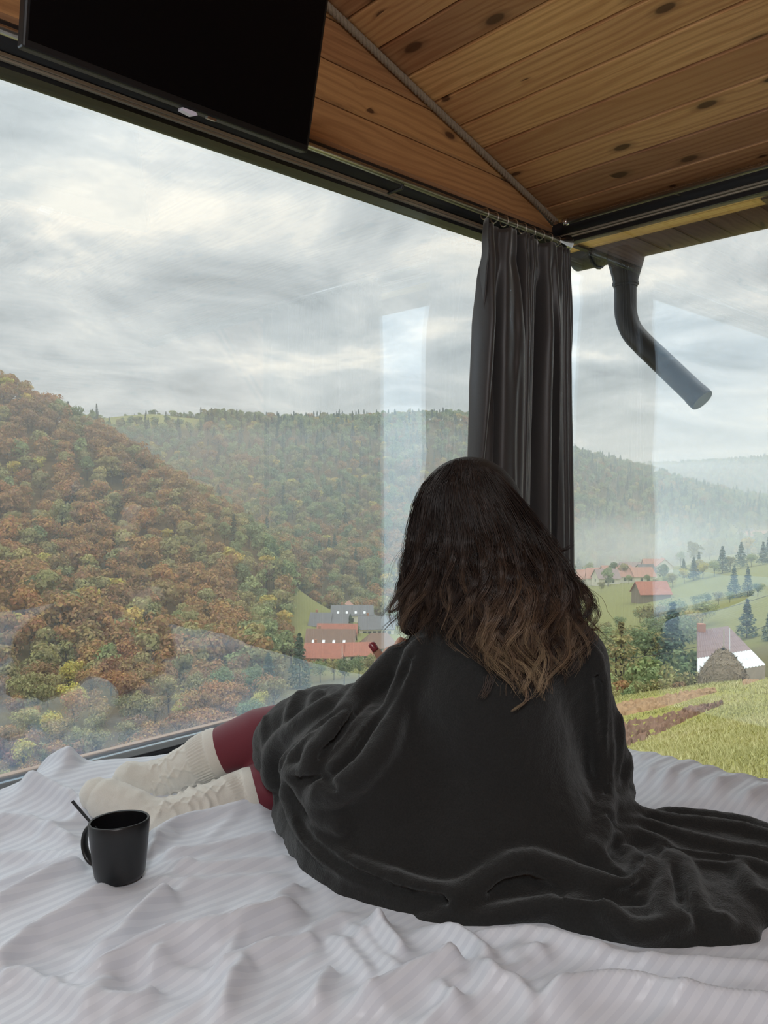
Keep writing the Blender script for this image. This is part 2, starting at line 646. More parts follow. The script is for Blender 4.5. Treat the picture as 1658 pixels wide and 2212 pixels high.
# right window
w2 = empty('window_2')
tag(w2, kind='structure')
prof = [(BW + 0.03, 2.135), (BW - 0.045, 2.135), (BW - 0.053, 2.128), (BW - 0.056, 2.115), (BW - 0.053, 2.10), (BW - 0.044, 2.09), (BW + 0.03, 2.09)]
smooth_by_angle(MB().add(*extrude_y(prof, YB, 1.70)).build('head_rail', M['blind_black'], w2))
MB().box(BW - 0.036, BW + 0.01, YR, 1.69, 2.084, 2.090).build('guide_strip', M['strip_beige'], w2)
MB().box(BW - 0.030, BW + 0.01, YR, 1.69, 2.076, 2.081).build('guide_strip', M['strip_beige'], w2)
MB().box(BW - 0.024, BW + 0.012, YR, 1.69, 2.060, 2.074).build('head_frame', M['black_metal'], w2)
MB().box(BW - 0.02, BW + 0.04, YR, 1.69, 0.0, 0.05).build('sill_frame', M['black_metal'], w2)
MB().box(BW - 0.022, BW - 0.012, YR, 1.69, 0.05, 2.06).build('pane', M['glass'], w2)
MB().box(BW - 0.04, BW + 0.04, YR - 0.06, YR, 0.0, 2.135).build('side_frame', M['black_metal'], w2)
tag(MB().box(BW - 0.01, BW + 0.05, YB, YR - 0.06, 0.0, 2.135).build('wall_right_back', M['pine_dark']), kind='structure')
# strip of wall between the head rail and the ceiling
wr = MB().box(BW + 0.02, BW + 0.06, YB, 1.72, 2.135, 2.19).build('wall_right', M['pine_trim'])
tag(wr, kind='structure')

# eave outside the right window: soffit boards, gutter, downpipe
so = empty('eave_soffit', (BW + 0.05, 0, 2.15))
tag(so, 'warm timber soffit boards under the eave beside the gutter', 'soffit')
for i in range(3):
    o = MB().box(-0.0565, 0.0565, YB, 2.02, 0, 0.02).build('board', M['eave'], so, bevel=0.003)
    o.location = (0.06 + i * 0.116, 0, 0)
gx, gz, gr = BW + 0.43, 2.155, 0.068
gut = empty('rain_gutter', (gx, 1.9, gz - gr))
tag(gut, 'dark brown half-round rain gutter under the timber eave', 'gutter')
n = 14
arc = [(gx - gr * math.cos(math.pi * i / n), gz - gr * math.sin(math.pi * i / n)) for i in range(n + 1)]
arc2 = [(gx - (gr - 0.004) * math.cos(math.pi * i / n), gz - (gr - 0.004) * math.sin(math.pi * i / n)) for i in range(n, -1, -1)]
pr = arc + arc2


def reparent(o, e):
    """children are built in world space: keep them there"""
    o.parent = e
    o.location = o.location - e.location
    return o


o = MB().add(*extrude_y(pr, YB, 1.90)).build('trough', M['gutter']); smooth_by_angle(o); reparent(o, gut)
o = MB().add(*extrude_y(arc, 1.895, 1.903)).build('end_cap', M['gutter']); reparent(o, gut)
for yy in (1.80, 1.05, 0.2):
    o = MB().tube([(gx - gr * 1.1 * math.cos(math.pi * i / 10), yy, gz - gr * 1.08 * math.sin(math.pi * i / 10)) for i in range(11)] + [(gx + gr, yy, gz + 0.03)], 0.006, 6).build('bracket', M['gutter'])
    reparent(o, gut)
    o = MB().box(gx - gr - 0.10, gx - gr + 0.01, yy - 0.012, yy + 0.012, gz - 0.02, gz - 0.012).build('bracket_arm', M['gutter']); reparent(o, gut)
# fascia board behind the gutter
o = MB().box(-0.012, 0.012, YB, 2.02, 0, 0.13).build('fascia_board', M['eave'], None, bevel=0.003, loc=(BW + 0.405 - 0.06, 0, 2.148))
tag(o, 'narrow timber fascia board behind the rain gutter', 'fascia')

dp = empty('downpipe', (gx, 1.66, 1.5))
tag(dp, 'dark metal downpipe with a funnel outlet bending out diagonally', 'downpipe')
ya = 1.665
o = MB().lathe([(0.078, 2.125), (0.078, 2.10), (0.070, 2.07), (0.052, 2.005), (0.049, 1.975), (0.046, 1.975), (0.046, 2.01), (0.066, 2.07), (0.072, 2.125)], (gx, ya, 0), 28, True).build('funnel', M['gutter'])
smooth_by_angle(o, 30); reparent(o, dp)
o = MB().lathe([(0.050, 1.993), (0.054, 1.993), (0.054, 1.984), (0.050, 1.984)], (gx, ya, 0), 28, True).build('collar', M['gutter']); reparent(o, dp)
path = np.array([(gx, ya, 1.99), (gx, ya, 1.93), (gx, ya - 0.004, 1.86), (gx, ya - 0.03, 1.79), (gx, ya - 0.08, 1.73), (gx, ya - 0.15, 1.66), (gx, ya - 0.29, 1.52), (gx, ya - 0.335, 1.475)])
cp2 = catmull(path, 40)
o = MB().tube(cp2, 0.0455, 24, True).build('pipe', M['gutter']); smooth_by_angle(o, 50); reparent(o, dp)
o = MB().tube([cp2[-1] + np.array([0, 0.03, 0.03]), cp2[-1] + np.array([0, 0.002, 0.002])], 0.0475, 24, True).build('end_ring', M['gutter']); reparent(o, dp)


# ropes
def rope(name, a, b, r, pitch, mat, label):
    a, b = np.array(a, float), np.array(b, float)
    Lg = np.linalg.norm(b - a)
    t = (b - a) / Lg
    up = np.array([0, 0, 1.0]); up = up - t * up.dot(t); up /= np.linalg.norm(up)
    w = np.cross(t, up)
    e = empty(name, tuple(a))
    tag(e, label, 'rope')
    n = int(Lg / pitch * 7)
    for s in range(3):
        P = []
        for i in range(n + 1):
            q = i / n * Lg
            an = 2 * math.pi * (q / pitch + s / 3)
            P.append(t * q + 0.52 * r * (math.cos(an) * up + math.sin(an) * w))
        MB().tube(P, 0.56 * r, 6, True).build('strand', mat, e, True)
    return e


rope('rope', (BW - 0.02, AW - 0.014, ceil_z(BW - 0.02) - 0.014), (-0.3, AW - 0.014, ceil_z(-0.3) - 0.014), 0.0115, 0.045, M['rope'],
     'twisted pale rope covering the joint of gable wall and plank ceiling')
rope('rope', (BW - 0.012, AW - 0.04, CZ - 0.012), (BW - 0.012, YB + 0.05, CZ - 0.012), 0.010, 0.042, M['rope_dark'],
     'thin brown rope along the ceiling edge above the right window')
kn = MB()
kx = np.array([BW - 0.03, AW - 0.03, CZ - 0.03])
for s in range(3):
    P = []
    for i in range(33):
        a = 2 * math.pi * i / 16
        P.append(kx + np.array([0.016 * math.cos(a + s), 0.016 * math.sin(a + s) * math.cos(s * 1.1), 0.016 * math.sin(a * 1.0 + s) * math.sin(s * 1.1 + 0.5) - 0.001 * i * 0.3]))
    kn.tube(P, 0.006, 6)
tag(kn.build('rope_knot', M['rope_dark'], None, True), 'small knot of brown rope in the ceiling corner above the curtain', 'rope')

# curtain rods
e = empty('curtain_rod', (2.3, 1.625, 2.04))
tag(e, 'long steel curtain rod in front of the left window head rail', 'curtain rod')
reparent(MB().tube([(XL + 0.05, 1.625, 2.040), (2.42, 1.625, 2.040)], 0.0095, 14).build('rod', M['steel'], None, True), e)
o = MB().lathe([(0.004, 0.0), (0.011, 0.0), (0.012, 0.012), (0.030, 0.052), (0.031, 0.058), (0.004, 0.058)], n=24).build('finial', M['chrome'])
smooth_by_angle(o, 30)
o.rotation_euler = (0, math.pi / 2, 0); o.location = (2.42, 1.625, 2.040); reparent(o, e)
for xx in (-0.6, 0.42, 1.62):
    o = MB().tube([(xx, 1.625, 2.031), (xx, 1.625, 2.022), (xx, 1.685, 2.022)], 0.005, 8).build('bracket', M['black_metal']); reparent(o, e)
e2 = empty('curtain_rod', (2.43, 1.0, 2.10))
tag(e2, 'steel curtain rod under the ceiling before the right window', 'curtain rod')
reparent(MB().tube([(2.44, 1.60, 2.105), (2.44, YB + 0.05, 2.105)], 0.0095, 14).build('rod', M['steel'], None, True), e2)
reparent(MB().lathe([(0.004, -0.012), (0.014, -0.01), (0.014, 0.01), (0.004, 0.012)], (2.44, 1.605, 2.105), 16).build('finial', M['chrome'], None, True), e2)
for yy in (1.2, -0.2):
    reparent(MB().tube([(2.44, yy, 2.105), (2.50, yy, 2.112)], 0.005, 8).build('bracket', M['steel']), e2)

# curtain, gathered in the corner
t = NT('curtain_cloth')
o_ = t.obj()
nz = t.noise(t.mapping(o_, scale=(900, 900, 300)), 1.0, 2)
t.principled(t.mix(nz, (0.042, 0.040, 0.041), (0.066, 0.063, 0.063)), 0.42, 0, t.bump(nz, 0.15, 0.001), Sheen_Weight=0.5, Sheen_Roughness=0.4)
M['curtain'] = t.m
NU, NV = 420, 120
cu = empty('curtain', (2.25, 1.6, 0.02))
tag(cu, 'dark grey velvet curtain gathered in the corner between the windows', 'curtain')
us = np.linspace(0, 1, NU); vs = np.linspace(0, 1, NV)
U, Vv = np.meshgrid(us, vs, indexing='ij')
nf = 8
phase = 2 * np.pi * (nf * U + 0.75 * np.sin(2 * np.pi * 1.9 * U + 1.0) + 0.33 * np.sin(2 * np.pi * 4.3 * U + 0.5))
# folds merge on the way down
ph2 = phase + Vv * (2.6 * np.sin(2 * np.pi * 1.7 * U + 0.4) + 1.7 * np.sin(2 * np.pi * 3.9 * U + 2.0)) + 0.8 * np.sin(2 * np.pi * (1.3 * Vv + 1.1 * U))
amp = 0.016 + 0.022 * np.clip(Vv * 6, 0, 1) * (0.75 + 0.5 * np.sin(2 * np.pi * 2.9 * U + 0.7 + 2.2 * Vv))
left = 1.985 - 0.055 * np.clip(Vv * 1.6, 0, 1) ** 0.8
right = 2.475 + 0.025 * Vv
Xc = left + (right - left) * (U + 0.022 * np.sin(ph2 * 1.0 + 1.3) * np.clip(Vv * 5, 0.3, 1))
Yc = 1.612 + amp * np.sin(ph2) + 0.003 * np.sin(ph2 * 2.3 + 4 * Vv) * np.clip(Vv * 4, 0, 1)
pinch = 0.010 * np.exp(-((Vv - 0.055) / 0.02) ** 2) * np.sin(ph2 * 0.5 + 1)
Yc += pinch
Zc = 2.010 - Vv * 1.985 + 0.006 * np.cos(ph2) * (1 - np.clip(Vv * 5, 0, 1))
crumple = value_noise(np.stack([U.ravel() * 22, Vv.ravel() * 26, 0 * U.ravel()], 1), 3).reshape(U.shape)
Yc += 0.004 * crumple * np.exp(-Vv * 5) * np.clip(Vv * 20, 0, 1)
V3 = np.stack([Xc - 2.25, Yc - 1.6, Zc - 0.02], -1).reshape(-1, 3)
idx = np.arange(NU * NV).reshape(NU, NV)
Q = np.stack([idx[:-1, :-1], idx[1:, :-1], idx[1:, 1:], idx[:-1, 1:]], -1).reshape(-1, 4)
o = mesh_obj('cloth', V3, Q, M['curtain'], cu, True)
sm = o.modifiers.new('thick', 'SOLIDIFY'); sm.thickness = 0.002
for i in range(9):
    x = 2.0 + i * 0.052
    a = MB().tube([(x - 2.25 + 0.0 * j, 0.025 + 0.017 * math.cos(2 * math.pi * j / 12 + 1.2), 2.040 - 0.02 - 0.004 + 0.017 * math.sin(2 * math.pi * j / 12 + 1.2)) for j in range(13)], 0.0022, 6)
    a.build('ring', M['steel'], cu, True)

# unseen second curtain, added to keep sky reflections off the left pane
def hang(name, y0, y1, x0, nf, seed, label):
    NU, NV = 260, 60
    U, Vv = np.meshgrid(np.linspace(0, 1, NU), np.linspace(0, 1, NV), indexing='ij')
    ph = 2 * np.pi * (nf * U + 0.6 * np.sin(2 * np.pi * 1.7 * U + seed)) + Vv * 2.0 * np.sin(2 * np.pi * 2.1 * U + seed)
    X = x0 + (0.014 + 0.020 * np.clip(Vv * 6, 0, 1)) * np.sin(ph)
    Y = y0 + (y1 - y0) * (U + 0.02 * np.cos(ph))
    Z = 2.075 - 2.05 * Vv
    e = empty(name, (x0, (y0 + y1) / 2, 0.02))
    tag(e, label, 'curtain')
    idx = np.arange(NU * NV).reshape(NU, NV)
    Q = np.stack([idx[:-1, :-1], idx[1:, :-1], idx[1:, 1:], idx[:-1, 1:]], -1).reshape(-1, 4)
    o = mesh_obj('cloth', np.stack([X - x0, Y - (y0 + y1) / 2, Z - 0.02], -1).reshape(-1, 3), Q, M['curtain'], e, True)
    o.modifiers.new('thick', 'SOLIDIFY').thickness = 0.002
    for i in range(8):
        y = (i / 7 - 0.5) * (y1 - y0) * 0.96
        MB().tube([(0.0 + 0.017 * math.cos(2 * math.pi * j / 12), y, 2.085 - 0.004 + 0.017 * math.sin(2 * math.pi * j / 12)) for j in range(13)], 0.0022, 6).build('ring', M['steel'], e, True)


hang('curtain', 0.02, 0.84, 2.44, 11, 2.0, 'added unseen dark grey velvet curtain at the near end of the right window')

# television hanging before the gable wall, tilted down
tvP = at(665, 330, 1.70)
tw, th, ttk = 0.592, 0.345, 0.028
tv = empty('television', tuple(tvP))
tv.rotation_euler = (math.radians(14), 0, 0)
tag(tv, 'black flat television tilted down from the wooden gable wall', 'television')
MB().box(-tw, 0, 0, ttk, 0, th).build('housing', M['tv_black'], tv, bevel=0.004)
MB().box(-tw + 0.008, -0.008, -0.0015, 0.001, 0.014, th - 0.008).build('screen', M['tv_screen'], tv)
MB().box(-tw * 0.72, -tw * 0.28, ttk, ttk + 0.025, 0.05, 0.25).build('back_bulge', M['tv_black'], tv, bevel=0.008)
MB().box(-tw * 0.62, -tw * 0.38, ttk + 0.025, ttk + 0.04, 0.08, 0.22).build('mount_plate', M['black_metal'], tv)
MB().tube([(-tw / 2, ttk + 0.03, 0.15), (-tw / 2 + 0.02, ttk + 0.16, 0.19), (-tw / 2, AW - tvP[1] + 0.05, 0.24)], 0.012, 10).build('mount_arm', M['black_metal'], tv)
MB().add([(-0.300, 0.000, -0.0015), (-0.272, 0.0, -0.0015), (-0.268, 0.0, -0.006), (-0.276, 0.0, -0.010), (-0.300, 0.0, -0.007),
          (-0.300, 0.018, -0.0015), (-0.272, 0.018, -0.0015), (-0.268, 0.018, -0.006), (-0.276, 0.018, -0.010), (-0.300, 0.018, -0.007)],
         [(0, 1, 2, 3, 4), (9, 8, 7, 6, 5), (0, 5, 6, 1), (1, 6, 7, 2), (2, 7, 8, 3), (3, 8, 9, 4), (4, 9, 5, 0)]).build('sensor_tab', M['white_plastic'], tv)
MB().box(-0.245, -0.225, 0.003, 0.012, -0.004, 0.0005).build('power_button', M['steel'], tv)

# made-up housing around the added fill light
lf_ = empty('fill_light_housing', tuple(fill_light.location))
lf_.rotation_euler = fill_light.rotation_euler
tag(lf_, 'added flat rectangular fill light, unseen in the room behind the bed', 'fill_light')
for s in (-1, 1):
    MB().box(s * 0.36 - 0.012, s * 0.36 + 0.012, -0.39, 0.39, -0.01, 0.05).build('frame_bar', M['white_plastic'], lf_)
    MB().box(-0.37, 0.37, s * 0.385 - 0.012, s * 0.385 + 0.012, -0.01, 0.05).build('frame_bar', M['white_plastic'], lf_)
MB().box(-0.35, 0.35, -0.375, 0.375, 0.02, 0.05).build('back_plate', M['white_plastic'], lf_)
MB().tube([(0, 0, 0.05), (0, 0.02, 0.32)], 0.01, 8).build('stem', M['steel'], lf_)

# ================================================================ bed, duvet, mug
BZ = 0.50
BX0, BX1, BY0, BY1 = -0.45, 1.70, -0.60, 1.655
bed = empty('bed', ((BX0 + BX1) / 2, (BY0 + BY1) / 2, 0))
tag(bed, 'low double bed with a thick white mattress under the duvet', 'bed')
M['mattress'] = plain('mattress', (0.75, 0.75, 0.76), 0.85, 0, 0.05, 30)
M['bed_wood'] = wood_mat('bed_wood', (0.08, 0.045, 0.025), (0.2, 0.12, 0.06), (0.3, 0.19, 0.1), knots=False)
reparent(MB().box(BX0 + 0.02, BX1 - 0.03, BY0 + 0.02, BY1 - 0.05, 0.22, 0.462).build('mattress', M['mattress'], None, bevel=0.04), bed)
reparent(MB().box(BX0, BX1 - 0.02, BY0, BY1 - 0.02, 0.12, 0.22).build('base', M['bed_wood'], None, bevel=0.008), bed)
for (x, y) in ((BX0 + 0.1, BY0 + 0.1), (BX1 - 0.12, BY0 + 0.1), (BX0 + 0.1, BY1 - 0.12), (BX1 - 0.12, BY1 - 0.12)):
    reparent(MB().box(x - 0.04, x + 0.04, y - 0.04, y + 0.04, 0, 0.12).build('leg', M['bed_wood'], None, bevel=0.005), bed)


def crop1(pts):      # folds noted in a 2x enlargement of the lower left
    return [(x / 1.9976, 1640 + y / 1.9976) for x, y in pts]


def crop2(pts):      # and of the lower right
    return [(800 + x / 1.932, 1640 + y / 1.932) for x, y in pts]


FOLDS = [  # (pixels, half-width m, height m)
    (crop1([(-60, 730), (0, 700), (150, 625), (300, 555), (400, 540)]), 0.014, 0.016),
    (crop1([(-60, 620), (0, 600), (200, 525), (385, 515)]), 0.012, 0.011),
    (crop1([(-40, 470), (0, 460), (150, 460), (330, 500), (400, 520)]), 0.014, 0.012),
    (crop1([(-40, 335), (0, 330), (120, 330), (250, 365), (345, 400)]), 0.016, 0.013),
    (crop1([(60, 215), (200, 240), (330, 275), (380, 290)]), 0.016, 0.018),
    (crop1([(120, 120), (240, 140), (340, 150)]), 0.03, 0.02),
    (crop1([(-60, 1000), (0, 960), (150, 850), (330, 760), (480, 660), (570, 560)]), 0.017, 0.020),
    (crop1([(160, 870), (350, 780), (450, 735)]), 0.011, 0.008),
    (crop1([(340, 930), (500, 850), (600, 760), (690, 680), (760, 640)]), 0.014, 0.014),
    (crop1([(160, 1000), (400, 1010), (560, 940), (720, 870), (900, 830), (1060, 790), (1250, 700), (1330, 640)]), 0.017, 0.022),
    (crop1([(600, 1010), (700, 920), (800, 875), (900, 850), (1000, 820)]), 0.018, 0.016),
    (crop1([(930, 960), (1060, 800), (1200, 640), (1330, 545)]), 0.012, 0.013),
    (crop1([(890, 890), (1000, 810), (1120, 720), (1200, 685), (1300, 600)]), 0.011, 0.014),
    (crop1([(870, 990), (1000, 940), (1090, 900), (1300, 830), (1400, 800)]), 0.014, 0.014),
    (crop1([(1290, 830), (1400, 740), (1490, 690), (1600, 660)]), 0.020, 0.010),
    (crop1([(1400, 750), (1500, 860), (1580, 970), (1600, 1000)]), 0.014, 0.009),
    (crop1([(1480, 690), (1560, 800), (1640, 900), (1700, 960)]), 0.013, 0.008),
    (crop1([(940, 1180), (1020, 1000), (1090, 920)]), 0.013, 0.014),
    (crop1([(-40, 1020), (0, 1010), (100, 990), (220, 1050), (360, 1110), (480, 1040), (560, 1000)]), 0.014, 0.014),
    (crop1([(1340, 1130), (1400, 1010), (1440, 930)]), 0.013, 0.013),
    (crop1([(640, 490), (690, 400), (800, 330), (1000, 270), (1180, 225), (1230, 215)]), 0.022, 0.015),
    (crop1([(650, 500), (690, 440), (745, 390), (770, 388)]), 0.008, 0.012),
    (crop1([(660, 500), (800, 480), (1000, 420), (1180, 370), (1330, 340)]), 0.014, 0.013),
    (crop1([(640, 525), (850, 540), (1050, 500), (1250, 450), (1370, 440)]), 0.013, 0.011),
    (crop1([(600, 585), (800, 605), (1000, 560), (1300, 490)]), 0.012, 0.008),
    (crop1([(700, 290), (850, 230), (1000, 190), (1180, 150)]), 0.02, 0.010),
    (crop1([(430, 640), (470, 590), (500, 555)]), 0.010, 0.010),
    (crop1([(500, 660), (530, 600), (545, 555)]), 0.008, 0.010),
    (crop1([(300, 1160), (420, 1110), (600, 1090), (700, 1000)]), 0.016, 0.014),
    (crop2([(-10, 630), (30, 740), (100, 840), (140, 900)]), 0.014, 0.017),
    (crop2([(150, 700), (300, 760), (440, 850), (500, 960)]), 0.016, 0.015),
    (crop2([(330, 790), (480, 775), (700, 785), (850, 830), (1000, 868), (1200, 890), (1658, 905), (1750, 905)]), 0.015, 0.012),
    (crop2([(-20, 1080), (0, 1060), (150, 990), (300, 940), (420, 885)]), 0.018, 0.018),
    (crop2([(400, 870), (500, 990), (600, 1020), (700, 1110)]), 0.016, 0.013),
    (crop2([(700, 1120), (800, 1050), (950, 1010), (1150, 1020), (1300, 1060), (1658, 1085), (1760, 1085)]), 0.018, 0.020),
    (crop2([(560, 890), (640, 850), (760, 880)]), 0.013, 0.008),
    (crop2([(600, 730), (900, 800), (1200, 830), (1658, 790), (1760, 780)]), 0.016, 0.012),
    (crop2([(250, 1000), (330, 1060), (350, 1130)]), 0.014, 0.012),
    (crop2([(1140, 150), (1190, 90), (1260, 40), (1330, 10)]), 0.024, 0.010),
    (crop2([(1200, 180), (1290, 100), (1370, 60), (1420, 40)]), 0.022, 0.014),
    (crop2([(1290, 190), (1390, 110), (1480, 85), (1540, 80)]), 0.024, 0.013),
    (crop2([(1400, 210), (1500, 150), (1600, 125), (1700, 115)]), 0.026, 0.014),
    (crop2([(1540, 250), (1640, 185), (1760, 150)]), 0.022, 0.012),
    (crop2([(1100, 60), (1180, 30), (1240, -10)]), 0.024, 0.010),
    (crop2([(1300, 20), (1450, 60), (1600, 105), (1750, 150)]), 0.03, 0.030),
]
def in_quad(u, v):
    return 560 < u < 1640 and v < 1990


h = 0.0050
sx_ = np.arange(BX0 - 0.30, BX1 + 0.36, h)
sy_ = np.arange(BY0 - 0.1, BY1 + 0.075, h)
SX, SY = np.meshgrid(sx_, sy_, indexing='ij')
PX = np.stack([SX.ravel(), SY.ravel()], 1)
H = np.zeros(len(PX))
mug_c = at_z(259, 1890, BZ + 0.03)
for pts, w, hh in FOLDS:
    P = np.array([at_z(u, v, BZ)[:2] for u, v in pts])
    P = catmull(P, max(8, 6 * len(P)))
    lo, hi = P.min(0) - 4 * w, P.max(0) + 4 * w
    sel = np.where(((PX > lo) & (PX < hi)).all(1))[0]
    if len(sel) == 0:
        continue
    q = PX[sel]
    best = np.full(len(q), 9.0); tt = np.zeros(len(q)); side = np.zeros(len(q))
    for i in range(len(P) - 1):
        a, b = P[i], P[i + 1]
        ab = b - a
        s = np.clip(((q - a) @ ab) / (ab @ ab + 1e-12), 0, 1)
        dv = q - (a + s[:, None] * ab)
        d = np.hypot(dv[:, 0], dv[:, 1])
        cr = ab[0] * dv[:, 1] - ab[1] * dv[:, 0]
        better = d < best
        best[better] = d[better]; tt[better] = ((i + s) / (len(P) - 1))[better]; side[better] = np.sign(cr)[better]
    taper = np.clip(np.minimum(tt, 1 - tt) * 5.5, 0, 1); taper = taper * taper * (3 - 2 * taper)
    wid = 0.62 * w * np.where(side > 0, 1.35, 0.65)
    prof_ = 0.70 * np.exp(-(best / wid) ** 1.45) + 0.30 * np.exp(-(best / (2.3 * w)) ** 2)
    c_ = 2.5 * hh * taper * prof_
    H[sel] = np.maximum(H[sel], c_) + 0.25 * np.minimum(H[sel], c_)
P3 = np.column_stack([PX, np.zeros(len(PX))])
# many fine creases, running with the pull of the cloth
rgf = np.random.default_rng(17)
for i in range(150):
    u0, v0 = rgf.uniform(-60, 1700), rgf.uniform(1700, 2260)
    if in_quad(u0, v0):
        continue
    ln_ = rgf.uniform(60, 240); sl_ = rgf.normal(-0.42, 0.30); cv_ = rgf.normal(0, 0.12)
    q = np.array([at_z(u0 + s * ln_, v0 + sl_ * s * ln_ + cv_ * ln_ * s * s, BZ)[:2] for s in np.linspace(-0.5, 0.5, 7)])
    w_ = rgf.uniform(0.005, 0.009); hh = rgf.uniform(0.005, 0.012)
    lo, hi = q.min(0) - 3 * w_, q.max(0) + 3 * w_
    sel = np.where(((PX > lo) & (PX < hi)).all(1))[0]
    if len(sel) == 0:
        continue
    best = np.full(len(sel), 9.0); tt = np.zeros(len(sel))
    for j in range(6):
        a, b = q[j], q[j + 1]; ab = b - a
        s = np.clip(((PX[sel] - a) @ ab) / (ab @ ab + 1e-12), 0, 1)
        d = np.hypot(*(PX[sel] - a - s[:, None] * ab).T)
        m_ = d < best
        best[m_] = d[m_]; tt[m_] = ((j + s) / 6)[m_]
    H[sel] += hh * np.sin(np.pi * tt) * np.exp(-(best / w_) ** 2)
# soft unevenness: stretched along the cloth's stripes, plus small crumples
al = (PX @ np.array([0.94, 0.34])); ac = (PX @ np.array([-0.34, 0.94]))
H += 0.006 * value_noise(np.column_stack([al * 3.0, ac * 7.0, 0 * al]), 11)
H += 0.0030 * value_noise(np.column_stack([al * 5.0, ac * 26.0, 0 * al]), 12)
H += 0.0016 * value_noise(np.column_stack([al * 30.0, ac * 60.0, 0 * al]), 13)
# round the crests a little
Hg = H.reshape(SX.shape)
for _ in range(3):
    Hp = np.pad(Hg, 1, 'edge')
    Hg = (Hp[:-2, 1:-1] + Hp[2:, 1:-1] + Hp[1:-1, :-2] + Hp[1:-1, 2:] + 2 * Hg) / 6
H = Hg.ravel().copy()
# the hump the mug stands on, flattened under its foot
dm = np.hypot(PX[:, 0] - mug_c[0], PX[:, 1] - mug_c[1])
H += 0.024 * np.exp(-(dm / 0.16) ** 2)
H += 0.022 * np.exp(-((PX[:, 1] - (BY1 - 0.06)) / 0.09) ** 2)
wf = np.exp(-(dm / 0.062) ** 4)
H = H * (1 - wf) + wf * 0.024
# fullness towards the right-hand edge and the far left
H += 0.035 * np.exp(-((PX[:, 0] - (BX1 - 0.10)) / 0.16) ** 2) * (0.7 + 0.3 * value_noise(np.column_stack([PX[:, 1] * 5, 0 * al, 0 * al]), 5))
cl_ = at_z(150, 1720, BZ)
H += 0.035 * np.exp(-(np.hypot(PX[:, 0] - cl_[0], PX[:, 1] - cl_[1]) / 0.16) ** 2)
# the cloth lies flat under the blanket
bq = catmull(np.array([(585, 1735), (612, 1800), (650, 1858), (700, 1910), (745, 1960), (870, 2000), (1000, 2016), (1130, 2014), (1280, 2044), (1430, 2062), (1600, 2060), (1650, 2045), (1800, 2010), (1800, 1850), (1540, 1765), (1380, 1760), (1000, 1640), (700, 1680), (585, 1735)], float), 160)
bp = np.array([at_z(u, v, BZ)[:2] for u, v in bq])
db_ = np.full(len(PX), 9.0)
for i in range(len(bp) - 1):
    a, b = bp[i], bp[i + 1]; ab = b - a
    s = np.clip(((PX - a) @ ab) / (ab @ ab + 1e-12), 0, 1)
    db_ = np.minimum(db_, np.hypot(*(PX - a - s[:, None] * ab).T))
ins_ = np.zeros(len(PX), bool)
j = len(bp) - 1
for i in range(len(bp)):
    c_ = ((bp[i, 1] > PX[:, 1]) != (bp[j, 1] > PX[:, 1])) & (PX[:, 0] < (bp[j, 0] - bp[i, 0]) * (PX[:, 1] - bp[i, 1]) / (bp[j, 1] - bp[i, 1] + 1e-12) + bp[i, 0])
    ins_ ^= c_
    j = i
flatm = np.clip(np.where(ins_, 1.0, 1 - db_ / 0.035), 0, 1)
flatm = flatm * flatm * (3 - 2 * flatm)
H = H * (1 - 0.85 * flatm)
RC = 0.07


def fold_over(s, edge):
    """arc-length past an edge -> (horizontal position, drop)"""
    e_ = s - edge
    a = np.clip(e_ / RC, 0, math.pi / 2)
    hor = np.where(e_ > 0, edge + RC * np.sin(a), s)
    drop = np.where(e_ > 0, RC * (1 - np.cos(a)) + np.clip(e_ - RC * math.pi / 2, 0, None), 0)
    return hor, drop


xh, xd = fold_over(PX[:, 0], BX1 - 0.05)
yh, yd = fold_over(PX[:, 1], BY1 - 0.04)
xh2, xd2 = fold_over(-xh, -BX0 - 0.02)
nx_ = np.clip(xd / RC, 0, 1)
He = np.where(PX[:, 0] > BX1 - 0.16, 1.0, 0.0)
H = H * (1 - 0.55 * np.clip((PX[:, 0] - (BX1 - 0.16)) / 0.1, 0, 1)) + 0.016 * np.clip((PX[:, 0] - (BX1 - 0.16)) / 0.1, 0, 1)
Zd = BZ + H * (1 - 0.6 * nx_) - xd - yd * 0.6 - xd2
Xd = -xh2 + H * nx_ * 1.4
Zd = np.maximum(Zd, 0.13)
V3 = np.column_stack([Xd, np.minimum(yh, BY1 + 0.03), Zd])
n0, n1_ = SX.shape
idx = np.arange(n0 * n1_).reshape(n0, n1_)
Q = np.stack([idx[:-1, :-1], idx[1:, :-1], idx[1:, 1:], idx[:-1, 1:]], -1).reshape(-1, 4)
t = NT('duvet_sateen')
at_ = t.node('ShaderNodeAttribute'); at_.attribute_name = 'stripe'
sp_ = t.node('ShaderNodeSeparateXYZ'); t.l.new(at_.outputs['Vector'], sp_.inputs[0])
wv = t.math('SINE', t.math('MULTIPLY', sp_.outputs[1], 2 * math.pi / 0.0165))
st = t.math('GREATER_THAN', wv, 0.0)
weave = t.noise(t.mapping(at_.outputs['Vector'], scale=(1500, 1500, 1)), 1.0, 1)
colr = t.mix(st, (0.73, 0.765, 0.825), (0.67, 0.705, 0.77))
rgh = t.math('ADD', t.math('MULTIPLY', st, 0.35), 0.38)
t.principled(colr, rgh, 0, t.bump(weave, 0.05, 0.0005), Specular_IOR_Level=0.35, Sheen_Weight=0.15)
M['duvet'] = t.m
duv = mesh_obj('duvet', V3, Q, M['duvet'], None, True)
tag(duv, 'rumpled white sateen duvet with tonal stripes covering the bed', 'duvet')
va_ = duv.data.attributes.new('stripe', 'FLOAT_VECTOR', 'POINT')
wob = 0.006 * value_noise(np.column_stack([al * 4, ac * 4, 0 * al]), 21) + 0.35 * H
va_.data.foreach_set('vector', np.column_stack([PX[:, 0], PX[:, 1] + wob + 0.22 * xd, 0 * al]).ravel())


